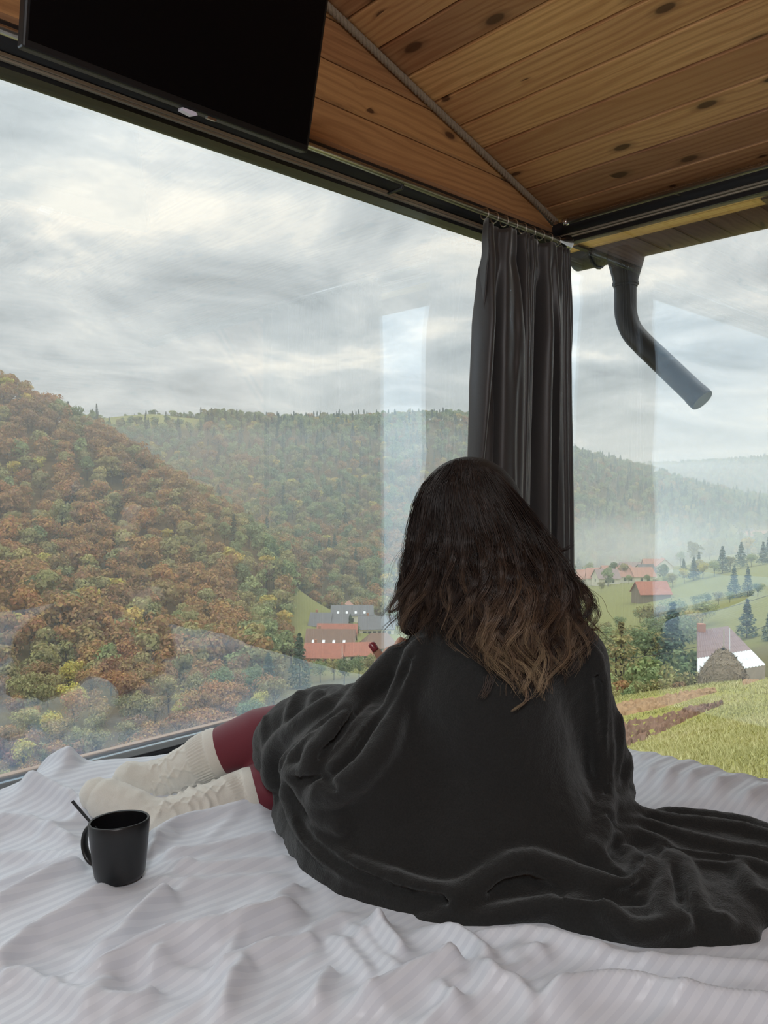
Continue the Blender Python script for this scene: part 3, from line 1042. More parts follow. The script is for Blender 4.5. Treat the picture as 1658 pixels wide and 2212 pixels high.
def duvet_z(x, y):
    i = int(round((x - sx_[0]) / h)); j = int(round((y - sy_[0]) / h))
    i = min(max(i, 0), n0 - 1); j = min(max(j, 0), n1_ - 1)
    return Zd.reshape(n0, n1_)[i, j]


# mug
M['mug'] = plain('mug_black', (0.016, 0.017, 0.018), 0.38, 0, 0.1, 30, Specular_IOR_Level=0.45)
M['mug_in'] = plain('mug_inside', (0.008, 0.008, 0.009), 0.16)
mz = duvet_z(mug_c[0], mug_c[1])
mug = empty('mug', (mug_c[0], mug_c[1], mz - 0.001))
tag(mug, 'matte black mug standing on the white duvet', 'mug')
R0, R1, MH, WT = 0.0385, 0.0475, 0.094, 0.0042
out = [(0.0, 0.0), (R0 - 0.012, 0.0), (R0 - 0.004, 0.003), (R0 + 0.0005, 0.011), (R0 + 0.003, 0.028), (R0 + 0.0055, 0.055), (R1 - 0.001, 0.078), (R1, MH - 0.0025),
       (R1 - 0.0008, MH - 0.0005), (R1 - WT / 2, MH + 0.0006), (R1 - WT, MH - 0.001)]
inn = [(R1 - WT - 0.0008, MH - 0.006), (R0 + 0.002, 0.055), (R0 - 0.004, 0.02), (R0 - 0.010, 0.008), (0.0, 0.006)]
mo = MB().lathe([(max(r, 0.0004), z) for r, z in out], n=64); ob = mo
o = MB()
o.v, o.f = [], []
n = 64
for (r, z) in out:
    for k in range(n):
        o.v.append((max(r, 1e-4) * math.cos(2 * math.pi * k / n), max(r, 1e-4) * math.sin(2 * math.pi * k / n), z))
for i in range(len(out) - 1):
    for k in range(n):
        o.f.append((i * n + k, i * n + (k + 1) % n, (i + 1) * n + (k + 1) % n, (i + 1) * n + k))
body = o.build('body', M['mug'], mug, True)
o = MB()
prof_i = [out[-1]] + inn
for (r, z) in prof_i:
    for k in range(n):
        o.v.append((max(r, 1e-4) * math.cos(2 * math.pi * k / n), max(r, 1e-4) * math.sin(2 * math.pi * k / n), z))
for i in range(len(prof_i) - 1):
    for k in range(n):
        o.f.append((i * n + k, i * n + (k + 1) % n, (i + 1) * n + (k + 1) % n, (i + 1) * n + k))
o.build('inner_wall', M['mug_in'], mug, True)
# handle: a flat band in an ear shape, on the mug's far left side
HA = []
for i in range(17):
    a = math.pi * (0.5 - i / 16)
    HA.append((0.0435 - 0.003 * (i / 16) + 0.028 * math.cos(a) ** 0.85 if math.cos(a) > 0 else 0.042, 0.050 + 0.032 * math.sin(a)))
hb = MB()
rows = []
for i, (r, z) in enumerate(HA):
    p0 = HA[max(i - 1, 0)]; p1 = HA[min(i + 1, 16)]
    tx, tz = p1[0] - p0[0], p1[1] - p0[1]
    l_ = math.hypot(tx, tz); nx, nz_ = -tz / l_, tx / l_
    ring = []
    for k in range(10):
        a = 2 * math.pi * k / 10
        ring.append((r + nx * 0.0038 * math.cos(a), 0.0075 * math.sin(a), z + nz_ * 0.0038 * math.cos(a)))
    rows.append(ring)
hb.v = [p for r in rows for p in r]
for i in range(16):
    for k in range(10):
        hb.f.append((i * 10 + k, i * 10 + (k + 1) % 10, (i + 1) * 10 + (k + 1) % 10, (i + 1) * 10 + k))
ho = hb.build('handle', M['mug'], mug, True)
ho.rotation_euler = (0, 0, math.radians(160) + (YAW - math.pi / 2))
tilt = Matrix.Rotation(math.radians(5.5), 3, Vector(RGT)) @ Matrix.Rotation(math.radians(-2.5), 3, Vector(FWD))
tilt = Matrix.Rotation(math.radians(-5.5), 3, Vector(RGT)) @ Matrix.Rotation(math.radians(-2.0), 3, Vector(FWD))
mug.rotation_euler = tilt.to_euler()
mc = np.array(mug.location)


def mugp(r, f, z):
    return mc + np.array(tilt @ Vector(tuple(r * RGT + f * FWD + np.array([0, 0, z]))))


sp = empty('spoon', tuple(mugp(0.02, 0.0, 0.01)))
tag(sp, 'thin dark grey spoon leaning in the black mug', 'spoon')
M['spoon'] = plain('spoon_dark', (0.05, 0.052, 0.055), 0.35, 0.8)
a, b = mugp(0.018, 0.004, 0.012), mugp(-0.080, 0.012, 0.122)
dirn = (b - a) / np.linalg.norm(b - a)
sd = np.cross(dirn, FWD); sd /= np.linalg.norm(sd)
nn = np.cross(dirn, sd)
o = MB()
for q in (a, a * 0.3 + b * 0.7, b):
    wdt = 0.0022 if q is not b else 0.0026
    for s1, s2 in ((-1, -1), (1, -1), (1, 1), (-1, 1)):
        o.v.append(tuple(q + sd * wdt * s1 + nn * 0.0011 * s2))
o.f = [(0, 1, 5, 4), (1, 2, 6, 5), (2, 3, 7, 6), (3, 0, 4, 7), (4, 5, 9, 8), (5, 6, 10, 9), (6, 7, 11, 10), (7, 4, 8, 11), (3, 2, 1, 0), (8, 9, 10, 11)]
reparent(o.build('handle', M['spoon'], None, bevel=0.0005), sp)
o = MB()
for i in range(9):
    for k in range(12):
        a1, a2 = math.pi * i / 8, 2 * math.pi * k / 12
        o.v.append(tuple(a + dirn * (-0.006 + 0.016 * -math.cos(a1)) * 1.0 + sd * 0.010 * math.sin(a1) * math.cos(a2) + nn * 0.0022 * math.sin(a1) * math.sin(a2)))
for i in range(8):
    for k in range(12):
        o.f.append((i * 12 + k, i * 12 + (k + 1) % 12, (i + 1) * 12 + (k + 1) % 12, (i + 1) * 12 + k))
reparent(o.build('bowl', M['spoon'], None, True), sp)

# ================================================================ the valley outside (camera frame X right, Y forward, Z relative to the camera)
def gp(u, v, d, dz=0.0):
    D = pxdir(u, v)
    return ((u - CX) / F * d, d, D[2] * d - dz)


T = 9.0
CTRL = [(0, 0, -2.0), (-6, 6, -5.0), (6, 2, -2.2), (0, 8, -4.2), (-3, -6, -2.0), (8, -6, -1.2), (-15, 20, -13), (0, 20, -8.4), (4, 8, -3.0), (12, 20, -6.0),
        (24.2, 55, -15.1), (13, 40, -11.5), (40, 60, -15.0), (33, 75, -20.5), (60, 40, -8.0), (-10, 60, -25), (-45, 50, -30), (8, 100, -31), (-60, 20, -20),
        (25, 95, -26), (60, 100, -20), (45, 130, -28.5), (65, 150, -25), (100, 150, -18), (93, 240, -35.5), (130, 255, -27), (180, 260, -18), (75, 215, -36), (200, 400, -38),
        (160, 180, -14), (250, 300, -20), (120, 60, -4), (150, 330, -42),
        (-15, 226, -47.5), (60, 290, -47), (30, 180, -44), (0, 140, -40), (-45, 190, -46), (110, 375, -48), (200, 480, -49), (337, 690, -50), (600, 1100, -48),
        (-60, 120, -38), (-110, 140, -36), (-150, 90, -30),
        gp(700, 1420, 215), gp(800, 1404, 225), gp(760, 1356, 262), gp(760, 1327, 292)]
CTRL += [gp(0, 803, 350, T), gp(60, 838, 352, T), gp(130, 880, 355, T), gp(200, 912, 358, T), gp(-150, 720, 360, T), gp(-400, 640, 380, T),
         gp(0, 1000, 285, T), gp(0, 1200, 220, T), gp(150, 1290, 185, T), gp(150, 1050, 290, T), gp(300, 1200, 245, T), gp(300, 968, 340, T), gp(400, 1035, 325, T),
         gp(480, 1090, 312, T), gp(560, 1150, 297, T), gp(620, 1215, 282, T), gp(655, 1292, 262, 7), gp(0, 1400, 150, 7), gp(100, 1450, 130, 5), gp(400, 1390, 180, 7), gp(560, 1370, 208, 7),
         (-80, 390, -30), (-150, 450, -5), (-40, 345, -38), (-300, 560, 20), (-240, 430, 30)]
CTRL += [gp(215, 905, 700, 2), gp(330, 899, 700, 0), gp(430, 912, 680, 2), gp(330, 925, 640, 1), gp(540, 925, 650, T), gp(640, 942, 640, T), gp(740, 930, 660, T), gp(830, 910, 680, T), gp(1000, 890, 720, T), gp(1100, 905, 740, T),
         gp(1215, 958, 800, T), gp(1330, 995, 850, T), gp(1400, 1008, 880, T), gp(1500, 1040, 850, T), gp(1658, 1082, 820, T), gp(1850, 1120, 800, T), gp(0, 950, 720, T), gp(-300, 930, 750, T),
         gp(700, 1288, 322, T), gp(850, 1290, 325, T), gp(560, 1130, 430, T), gp(400, 1000, 560, T), gp(700, 1120, 450, T), gp(900, 1110, 480, T), gp(800, 1020, 560, T), gp(1200, 1150, 540, T), gp(1400, 1205, 500, T), gp(1600, 1150, 610, T),
         gp(1300, 1075, 690, T), gp(1100, 1020, 620, T), gp(1500, 1110, 690, T), gp(1250, 1230, 420, 6), gp(1050, 1230, 400, 6)]
CTRL += [(-500, 1100, 20), (0, 1150, 10), (300, 1200, -10), (700, 1350, -40), (1100, 1200, -40), (-400, 2200, 0), (0, 2200, 0), (400, 2100, 20),
         gp(1400, 1002, 1850, 10), gp(1520, 1004, 1850, 10), gp(1600, 992, 1950, 10), gp(1658, 990, 1950, 10), gp(1900, 960, 2000, 10), gp(1250, 1010, 1900, 5), gp(1560, 1040, 1500, 8), (1600, 2000, 60), (900, 2600, 30), (1800, 1200, 20)]
CT = np.array(CTRL, float)


def _k(a, b):
    return np.sqrt(((a[:, None, :] - b[None, :, :]) ** 2).sum(-1) + 9.0)


A_ = _k(CT[:, :2], CT[:, :2])
nC = len(CT)
Mx = np.zeros((nC + 3, nC + 3))
Mx[:nC, :nC] = A_
Mx[:nC, nC:] = np.column_stack([np.ones(nC), CT[:, :2]])
Mx[nC:, :nC] = Mx[:nC, nC:].T
Mx[:nC, :nC] -= np.eye(nC) * 0.4
sol = np.linalg.solve(Mx, np.concatenate([CT[:, 2], np.zeros(3)]))


def ground(X, Y):
    P = np.column_stack([np.ravel(X), np.ravel(Y)]).astype(float)
    out = np.empty(len(P))
    for i in range(0, len(P), 20000):
        q = P[i:i + 20000]
        out[i:i + 20000] = _k(q, CT[:, :2]) @ sol[:nC] + sol[nC] + q @ sol[nC + 1:]
    r = np.hypot(P[:, 0], P[:, 1])
    n = value_noise(np.column_stack([P * 0.02, 0 * r]), 31) * np.clip(r / 120, 0, 3) + 0.12 * value_noise(np.column_stack([P * 0.35, 0 * r]), 32) * np.clip(r / 20, 0, 1)
    return (out + n).reshape(np.shape(X))


na, nr = 260, 300
az = np.linspace(-math.radians(66), math.radians(62), na)
rr = 2.6 * (2700 / 2.6) ** np.linspace(0, 1, nr)
AZ, RR = np.meshgrid(az, rr, indexing='ij')
TX, TY = RR * np.sin(AZ), RR * np.cos(AZ)
TZ = ground(TX, TY)
# keep the near ground under the cabin floor
Wp = cw(TX, TY, TZ)
inside = (Wp[..., 0] < BW + 0.8) & (Wp[..., 1] < AW + 0.8)
TZ = np.where(inside, np.minimum(TZ, -1.9), TZ)
Wp = cw(TX, TY, TZ)


def upx(X, Y, Z):
    """pixel of a camera-frame point"""
    c, s = math.cos(PIT), math.sin(PIT)
    yy = Y * c - Z * s
    zz = Y * s + Z * c
    return CX + F * X / yy, CY - F * zz / yy


def in_poly(u, v, poly):
    poly = np.array(poly, float)
    u, v = np.asarray(u), np.asarray(v)
    ins = np.zeros(u.shape, bool)
    j = len(poly) - 1
    for i in range(len(poly)):
        xi, yi = poly[i]; xj, yj = poly[j]
        c = ((yi > v) != (yj > v)) & (u < (xj - xi) * (v - yi) / (yj - yi + 1e-9) + xi)
        ins ^= c
        j = i
    return ins


def land(X, Y):
    """what grows at a place: 0 meadow near, 1 forest, 2 far meadow, 3 scrub"""
    X, Y = np.asarray(X, float), np.asarray(Y, float)
    k = np.ones(X.shape, int)
    r = X / np.maximum(Y, 1)
    k[(Y < 62) & (X > -4 - 0.0 * Y)] = 0
    k[(Y < 110) & (r < 0.30) & (Y > 40)] = 3
    k[(Y > 64) & (Y < 195) & (r < np.where(Y > 105, -0.14, -0.06))] = 1
    k[(Y < 60) & (X <= -4)] = 3
    k[(Y >= 62) & (Y < 110) & (r >= 0.30)] = 3
    k[(Y >= 105) & (Y < 200) & (r > -0.14) & (r <= 0.33)] = 3
    k[(Y >= 110) & (Y < 320) & (r > 0.33)] = 2
    k[(Y >= 195) & (Y < 305) & (r > -0.12) & (r <= 0.05)] = 2
    k[(Y >= 110) & (Y < 330) & (r > 0.05) & (r <= 0.33)] = 2
    k[(Y >= 320) & (Y < 470) & (r > 0.16)] = 2
    k[(Y > 600) & (Y < 720) & (np.abs(X - 0.49 * Y) < 28)] = 2
    k[(Y > 655) & (Y < 730) & (r > -0.37) & (r < -0.24)] = 2
    return k


LK = land(TX, TY)
colr = np.zeros((na, nr, 4)); colr[..., 3] = 1
base = {0: (0.36, 0.34, 0.10), 1: (0.10, 0.065, 0.03), 2: (0.21, 0.215, 0.075), 3: (0.13, 0.11, 0.045)}
for kk, c in base.items():
    colr[LK == kk, :3] = c
# soften the colour borders
for _ in range(2):
    colr[1:-1, 1:-1, :3] = (colr[1:-1, 1:-1, :3] * 2 + colr[:-2, 1:-1, :3] + colr[2:, 1:-1, :3] + colr[1:-1, :-2, :3] + colr[1:-1, 2:, :3]) / 6
t = NT('ground')
vc = t.node('ShaderNodeAttribute'); vc.attribute_name = 'tint'
ge = t.node('ShaderNodeNewGeometry').outputs['Position']
nz = t.noise(ge, 0.9, 6, 0.65)
nz2 = t.noise(ge, 9.0, 4, 0.7)
c = t.mix(t.math('MULTIPLY', t.math('SUBTRACT', nz, 0.3, clamp=True), 1.2), vc.outputs['Color'], t.mix(0.5, vc.outputs['Color'], (0.30, 0.22, 0.07)))
c = t.mix(t.math('MULTIPLY', t.math('SUBTRACT', nz2, 0.45, clamp=True), 1.6), c, (0.09, 0.095, 0.025))
t.principled(c, 0.95, 0, t.bump(nz2, 0.5, 0.15), Specular_IOR_Level=0.1)
M['ground'] = t.m
idx = np.arange(na * nr).reshape(na, nr)
Q = np.stack([idx[:-1, :-1], idx[:-1, 1:], idx[1:, 1:], idx[1:, :-1]], -1).reshape(-1, 4)
gnd = mesh_obj('ground', Wp.reshape(-1, 3), Q, M['ground'], None, True)
tag(gnd, kind='structure')
ca = gnd.data.color_attributes.new('tint', 'FLOAT_COLOR', 'POINT')
ca.data.foreach_set('color', colr.reshape(-1))


# ---- foliage
def leaf_mat(name, stops, trans=0.35):
    t = NT(name)
    r = t.rand()
    c = t.ramp(r, stops)
    vcn = t.node('ShaderNodeAttribute'); vcn.attribute_name = 'leaf'
    hs = t.node('ShaderNodeHueSaturation')
    t.l.new(c, hs.inputs['Color'])
    sp_ = t.node('ShaderNodeSeparateColor'); t.l.new(vcn.outputs['Color'], sp_.inputs[0])
    t.l.new(t.math('ADD', t.math('MULTIPLY', sp_.outputs[0], 0.75), 0.62), hs.inputs['Value'])
    t.l.new(t.math('ADD', t.math('MULTIPLY', sp_.outputs[1], 0.05), 0.475), hs.inputs['Hue'])
    df = t.node('ShaderNodeBsdfDiffuse'); t.l.new(hs.outputs[0], df.inputs[0])
    tl = t.node('ShaderNodeBsdfTranslucent'); t.l.new(hs.outputs[0], tl.inputs[0])
    mx = t.node('ShaderNodeMixShader'); mx.inputs[0].default_value = trans
    t.l.new(df.outputs[0], mx.inputs[1]); t.l.new(tl.outputs[0], mx.inputs[2])
    t.l.new(mx.outputs[0], t.out.inputs[0])
    return t.m


M['bark'] = plain('bark', (0.09, 0.065, 0.045), 0.9, 0, 0.3, 3)
M['bark_pale'] = plain('bark_pale', (0.45, 0.42, 0.36), 0.85, 0, 0.25, 4)
LM = {
    'rust': leaf_mat('leaves_rust', [(0.0, (0.30, 0.20, 0.11)), (0.3, (0.37, 0.225, 0.11)), (0.55, (0.42, 0.27, 0.12)), (0.8, (0.44, 0.24, 0.105)), (1.0, (0.34, 0.26, 0.12))]),
    'olive': leaf_mat('leaves_olive', [(0.0, (0.275, 0.263, 0.125)), (0.4, (0.375, 0.325, 0.150)), (0.7, (0.325, 0.325, 0.150)), (1.0, (0.475, 0.400, 0.163))]),
    'green': leaf_mat('leaves_green', [(0.0, (0.188, 0.237, 0.119)), (0.4, (0.250, 0.306, 0.150)), (0.7, (0.362, 0.400, 0.188)), (1.0, (0.300, 0.350, 0.150))]),
    'yellow': leaf_mat('leaves_yellow', [(0.0, (0.52, 0.45, 0.12)), (0.5, (0.56, 0.42, 0.12)), (1.0, (0.54, 0.50, 0.15))]),
    'spruce': leaf_mat('needles_spruce', [(0.0, (0.060, 0.095, 0.065)), (0.5, (0.085, 0.125, 0.080)), (1.0, (0.11, 0.145, 0.085))], 0.15),
    'pale': leaf_mat('leaves_pale', [(0.0, (0.58, 0.53, 0.42)), (0.5, (0.64, 0.57, 0.44)), (1.0, (0.54, 0.48, 0.34))]),
    'redbrown': leaf_mat('leaves_redbrown', [(0.0, (0.28, 0.13, 0.085)), (1.0, (0.34, 0.17, 0.11))]),
}


def finish_tree(name, V, Fc, leafcol, nleaf_faces, mats):
    me = bpy.data.meshes.new(name)
    me.from_pydata(V, [], Fc)
    for m_ in mats:
        me.materials.append(m_)
    mi = np.zeros(len(Fc), np.int32); mi[nleaf_faces:] = 1
    me.polygons.foreach_set('material_index', mi)
    lc = me.color_attributes.new('leaf', 'FLOAT_COLOR', 'POINT')
    lc.data.foreach_set('color', np.column_stack([leafcol, np.ones(len(leafcol))]).ravel().astype(np.float32))
    me.update()
    return me


def cards(C, Nrm, size, rg, stretch=1.5):
    """one bent leaf-clump card per row of C"""
    n = len(C)
    a = rg.normal(size=(n, 3)); a -= Nrm * (a * Nrm).sum(1, keepdims=True) * 0.6
    a /= np.linalg.norm(a, axis=1, keepdims=True)
    b = np.cross(Nrm, a); b /= np.linalg.norm(b, axis=1, keepdims=True) + 1e-9
    s = size * rg.uniform(0.6, 1.3, (n, 1))
    P = np.stack([C - a * s * stretch / 2, C + b * s * 0.55 + Nrm * s * 0.15, C + a * s * stretch / 2, C - b * s * 0.5 - Nrm * s * 0.1], 1).reshape(-1, 3)
    f = [(4 * i, 4 * i + 1, 4 * i + 2, 4 * i + 3) for i in range(n)]
    return P, f


def broadleaf(name, seed, kind, n=620, hgt=11.0, wid=8.0, size=0.62, bark='bark', airy=0.0):
    rg = np.random.default_rng(seed)
    nl = rg.integers(6, 10)
    lobes = []
    for i in range(nl):
        a = 2 * math.pi * i / nl + rg.uniform(-0.5, 0.5)
        q = rg.uniform(0.1, 0.62)
        zz = rg.uniform(0.42, 0.84)
        lobes.append((q * wid / 2 * math.cos(a), q * wid / 2 * math.sin(a), zz * hgt, rg.uniform(0.30, 0.48) * wid / 2 * (1.25 - abs(zz - 0.6))))
    lobes.append((0, 0, 0.72 * hgt, 0.30 * wid)); lobes.append((0, 0, 0.5 * hgt, 0.34 * wid))
    lobes = np.array(lobes)
    C, Nn = [], []
    k = rg.integers(0, len(lobes), n)
    D = rg.normal(size=(n, 3)); D /= np.linalg.norm(D, axis=1, keepdims=True)
    D[:, 2] = np.abs(D[:, 2]) * np.sign(D[:, 2] + 0.45)
    rad = lobes[k, 3:4] * (1 - (rg.uniform(0, 1, (n, 1)) ** 2) * (0.25 + airy))
    C = lobes[k, :3] + D * rad * np.array([1, 1, 0.9])
    P, f = cards(C, D, size, rg)
    # shade variation per clump: its own colour, not its light
    hv = np.repeat(rg.uniform(0, 1, n) * 0.6 + 0.4 * rg.uniform(0, 1, len(lobes))[k], 4)
    hu = np.repeat(rg.uniform(0, 1, n), 4)
    lc = np.column_stack([hv, hu, 0 * hu])
    nf = len(f)
    mb = MB()
    mb.tube([(0, 0, -0.6), (0.1, 0, 0.3 * hgt), (0.0, 0.1, 0.72 * hgt)], [0.022 * hgt, 0.017 * hgt, 0.006 * hgt], 6)
    for q in lobes[:5]:
        mb.tube([(0.05, 0, 0.32 * hgt), tuple(q[:3])], [0.010 * hgt, 0.003 * hgt], 5)
    V = np.vstack([P, np.array(mb.v)])
    Fc = f + [tuple(i + len(P) for i in fc) for fc in mb.f]
    lc = np.vstack([lc, np.zeros((len(mb.v), 3))])
    return finish_tree(name, V.tolist(), Fc, lc, nf, [LM[kind], M[bark]])


def conifer(name, seed, kind='spruce', hgt=13.0, wid=5.0, n=560, size=0.55, droop=0.25, rough=0.15):
    rg = np.random.default_rng(seed)
    tiers = 15
    k = rg.integers(0, tiers, n)
    zf = 0.10 + 0.88 * (k + rg.uniform(0, 0.55, n)) / tiers
    rmax = wid / 2 * (1 - zf) ** 0.85 * (1 + rough * rg.normal(size=tiers)[k])
    rr_ = rmax * np.sqrt(rg.uniform(0.12, 1, n))
    a = rg.uniform(0, 2 * math.pi, n)
    C = np.column_stack([rr_ * np.cos(a), rr_ * np.sin(a), zf * hgt - droop * rr_])
    D = np.column_stack([np.cos(a) * 0.4, np.sin(a) * 0.4, 0.9 * np.ones(n)]) + 0.25 * rg.normal(size=(n, 3))
    D /= np.linalg.norm(D, axis=1, keepdims=True)
    P, f = cards(C, D, size * (0.6 + 0.6 * (1 - zf))[:, None] if False else size, rg)
    lc = np.column_stack([np.repeat(rg.uniform(0, 1, n), 4), np.repeat(rg.uniform(0, 1, n), 4), np.zeros(4 * n)])
    nf = len(f)
    mb = MB().tube([(0, 0, -0.6), (0, 0, 0.5 * hgt), (0, 0, 0.98 * hgt)], [0.018 * hgt, 0.011 * hgt, 0.002 * hgt], 6)
    V = np.vstack([P, np.array(mb.v)])
    Fc = f + [tuple(i + len(P) for i in fc) for fc in mb.f]
    lc = np.vstack([lc, np.zeros((len(mb.v), 3))])
    return finish_tree(name, V.tolist(), Fc, lc, nf, [LM[kind], M['bark']])


PROTO = {
    'rust': [broadleaf('rust_tree', 100 + i, 'rust', hgt=11, wid=8.5) for i in range(4)],
    'olive': [broadleaf('olive_tree', 110 + i, 'olive', hgt=11, wid=8.0) for i in range(3)],
    'green': [broadleaf('green_tree', 120 + i, 'green', hgt=11.5, wid=7.5) for i in range(3)],
    'yellow': [broadleaf('yellow_tree', 130 + i, 'yellow', hgt=9.5, wid=6.5, n=520, airy=0.3) for i in range(2)],
    'spruce': [conifer('spruce_tree', 140 + i) for i in range(3)],
}
NEAR_MESH = {'rust': broadleaf('near_rust', 208, 'rust', n=1200, hgt=9, wid=8, size=0.38, airy=0.3), 'olive': broadleaf('near_olive', 209, 'olive', n=1200, hgt=10, wid=8.2, size=0.38, airy=0.3),
             'green': broadleaf('near_broadleaf', 207, 'green', n=1300, hgt=10, wid=8.5, size=0.38, airy=0.3), 'yellow': broadleaf('near_yellow_tree', 201, 'yellow', n=1300, hgt=9, wid=6.6, size=0.36, airy=0.35),
             'spruce': conifer('near_spruce', 204, hgt=12, wid=7.0, n=1500, size=0.42, droop=0.3)}
LABEL = {
    'rust': 'rust-brown autumn beech tree on the forested hillside',
    'olive': 'olive-brown broadleaf tree on the forested hillside',
    'green': 'green broadleaf tree on the forested hillside',
    'yellow': 'yellow autumn tree among the forested hillside',
    'spruce': 'dark spruce tree on the forested hillside',
}
# scatter over the forest
cand = []
for (y0_, y1_, step) in ((66, 112, 6.0), (112, 420, 6.2), (420, 1000, 8.2), (1000, 2150, 17.0)):
    ys = np.arange(y0_, y1_, step)
    for yv in ys:
        lim = 0.64 * yv
        xs_ = np.arange(-lim, lim, step)
        cand.append(np.column_stack([xs_ + rng.uniform(-0.45, 0.45, len(xs_)) * step, yv + rng.uniform(-0.45, 0.45, len(xs_)) * step]))
cand = np.vstack(cand)
lk = land(cand[:, 0], cand[:, 1])
keep = (lk == 1) | ((lk == 2) & (rng.uniform(0, 1, len(cand)) < 0.05) & (cand[:, 1] > 330))
cand = cand[keep]
gz_ = ground(cand[:, 0], cand[:, 1])
# what can be seen: running horizon along each bearing
bear = np.arctan2(cand[:, 0], cand[:, 1])
kk_all = TZ / np.maximum(RR * np.cos(AZ), 1.0)
# forest canopy raises the horizon a little
runmax = np.maximum.accumulate(np.where(RR > 15, (TZ + np.where(LK == 1, 5.0, 0.0)) / np.maximum(TY, 1.0), -9), axis=1)
ia = np.clip(((bear - az[0]) / (az[1] - az[0])).round().astype(int), 0, na - 1)
dist = np.hypot(cand[:, 0], cand[:, 1])
ir = np.clip((np.log(dist / 2.6) / math.log(2700 / 2.6) * (nr - 1)).astype(int) - 3, 0, nr - 1)
vis = (gz_ + 13) / cand[:, 1] > runmax[ia, ir]
cand, gz_, dist = cand[vis], gz_[vis], dist[vis]
uu, vv_ = upx(cand[:, 0], cand[:, 1], gz_ + 6)
nA = value_noise(np.column_stack([cand / 60, 0 * dist]), 41)
nB = value_noise(np.column_stack([cand / 28, 0 * dist]), 42)
rv = rng.uniform(0, 1, len(cand))
kind = np.empty(len(cand), object)
hillA = (cand[:, 0] < -20) & (cand[:, 1] < 372)
for i in range(len(cand)):
    r_ = rv[i]; sft = 0.25 * nA[i] + 0.15 * nB[i]
    if hillA[i]:
        w = [('rust', 0.66 + sft), ('olive', 0.22), ('green', 0.03), ('yellow', 0.05), ('spruce', 0.0)]
        if uu[i] > 470 + 0.2 * (vv_[i] - 1100) and vv_[i] > 1140:
            w = [('rust', 0.22 + sft), ('olive', 0.36), ('green', 0.32), ('yellow', 0.05), ('spruce', 0.03)]
    elif uu[i] > 1190:
        w = [('rust', 0.05), ('olive', 0.22 - sft), ('green', 0.38), ('yellow', 0.03), ('spruce', 0.30 + sft)]
    elif vv_[i] < 985 + 0.05 * (uu[i] - 600):
        w = [('rust', 0.05), ('olive', 0.16), ('green', 0.52), ('yellow', 0.06), ('spruce', 0.22 + sft)]
    else:
        w = [('rust', 0.24 + sft), ('olive', 0.34), ('green', 0.28 - sft), ('yellow', 0.08), ('spruce', 0.07)]
    w = [(a, max(b, 0)) for a, b in w]
    s_ = sum(b for _, b in w); acc = 0
    for a, b in w:
        acc += b / s_
        if r_ <= acc:
            kind[i] = a
            break
    else:
        kind[i] = 'rust'
scl = rng.uniform(0.72, 1.18, len(cand)) * np.where(dist > 1000, 1.25, 1.0)
scl = np.where(cand[:, 1] < 160, scl * (0.45 + 0.35 * np.clip((cand[:, 1] - 66) / 94, 0, 1)), scl)
app = scl / dist
inframe = (uu > -20) & (uu < 1680)
hid = in_poly(uu, vv_, [(880, 1080), (1000, 990), (1160, 1150), (1290, 1360), (1380, 1720), (560, 1720), (560, 1560), (840, 1420)])
score = np.where(inframe & ~hid, app, 0)
order = np.argsort(-score)
NIND = 290
single = np.zeros(len(cand), bool); single[order[:NIND]] = True
Wt = cw(cand[:, 0], cand[:, 1], gz_ - 0.2)
cnt = 0
for i in order[:NIND]:
    kd_ = kind[i]
    me = PROTO[kd_][int(rng.integers(0, len(PROTO[kd_])))]
    if dist[i] < 150:
        me = NEAR_MESH[kd_]
    o = bpy.data.objects.new(kd_ + '_tree' if kd_ != 'spruce' else 'spruce_tree', me)
    o.location = Wt[i]
    o.rotation_euler = (0, 0, rng.uniform(0, 6.28))
    o.scale = (scl[i], scl[i], scl[i] * rng.uniform(0.9, 1.1))
    link(o)
    size_ = 'large ' if scl[i] > 1.04 else 'small ' if scl[i] < 0.80 else ''
    if hillA[i]:
        where = 'near the skyline of the rust-brown hill' if dist[i] > 300 else 'halfway up the rust-brown hill' if dist[i] > 215 else 'low on the rust-brown hill' if dist[i] > 150 else 'in the thicket at the foot of the rust-brown hill'
    else:
        where = 'on the valley side behind the village' if cand[i, 1] > 195 else 'in the thicket below the cabin'
    lb_ = size_ + {'rust': 'rust-brown beech tree ', 'olive': 'olive-brown broadleaf tree ', 'green': 'green broadleaf tree ', 'yellow': 'yellow autumn tree ', 'spruce': 'dark spruce tree '}[kd_] + where
    tag(o, lb_, 'tree', lb_.replace(' tree ', ' trees '))


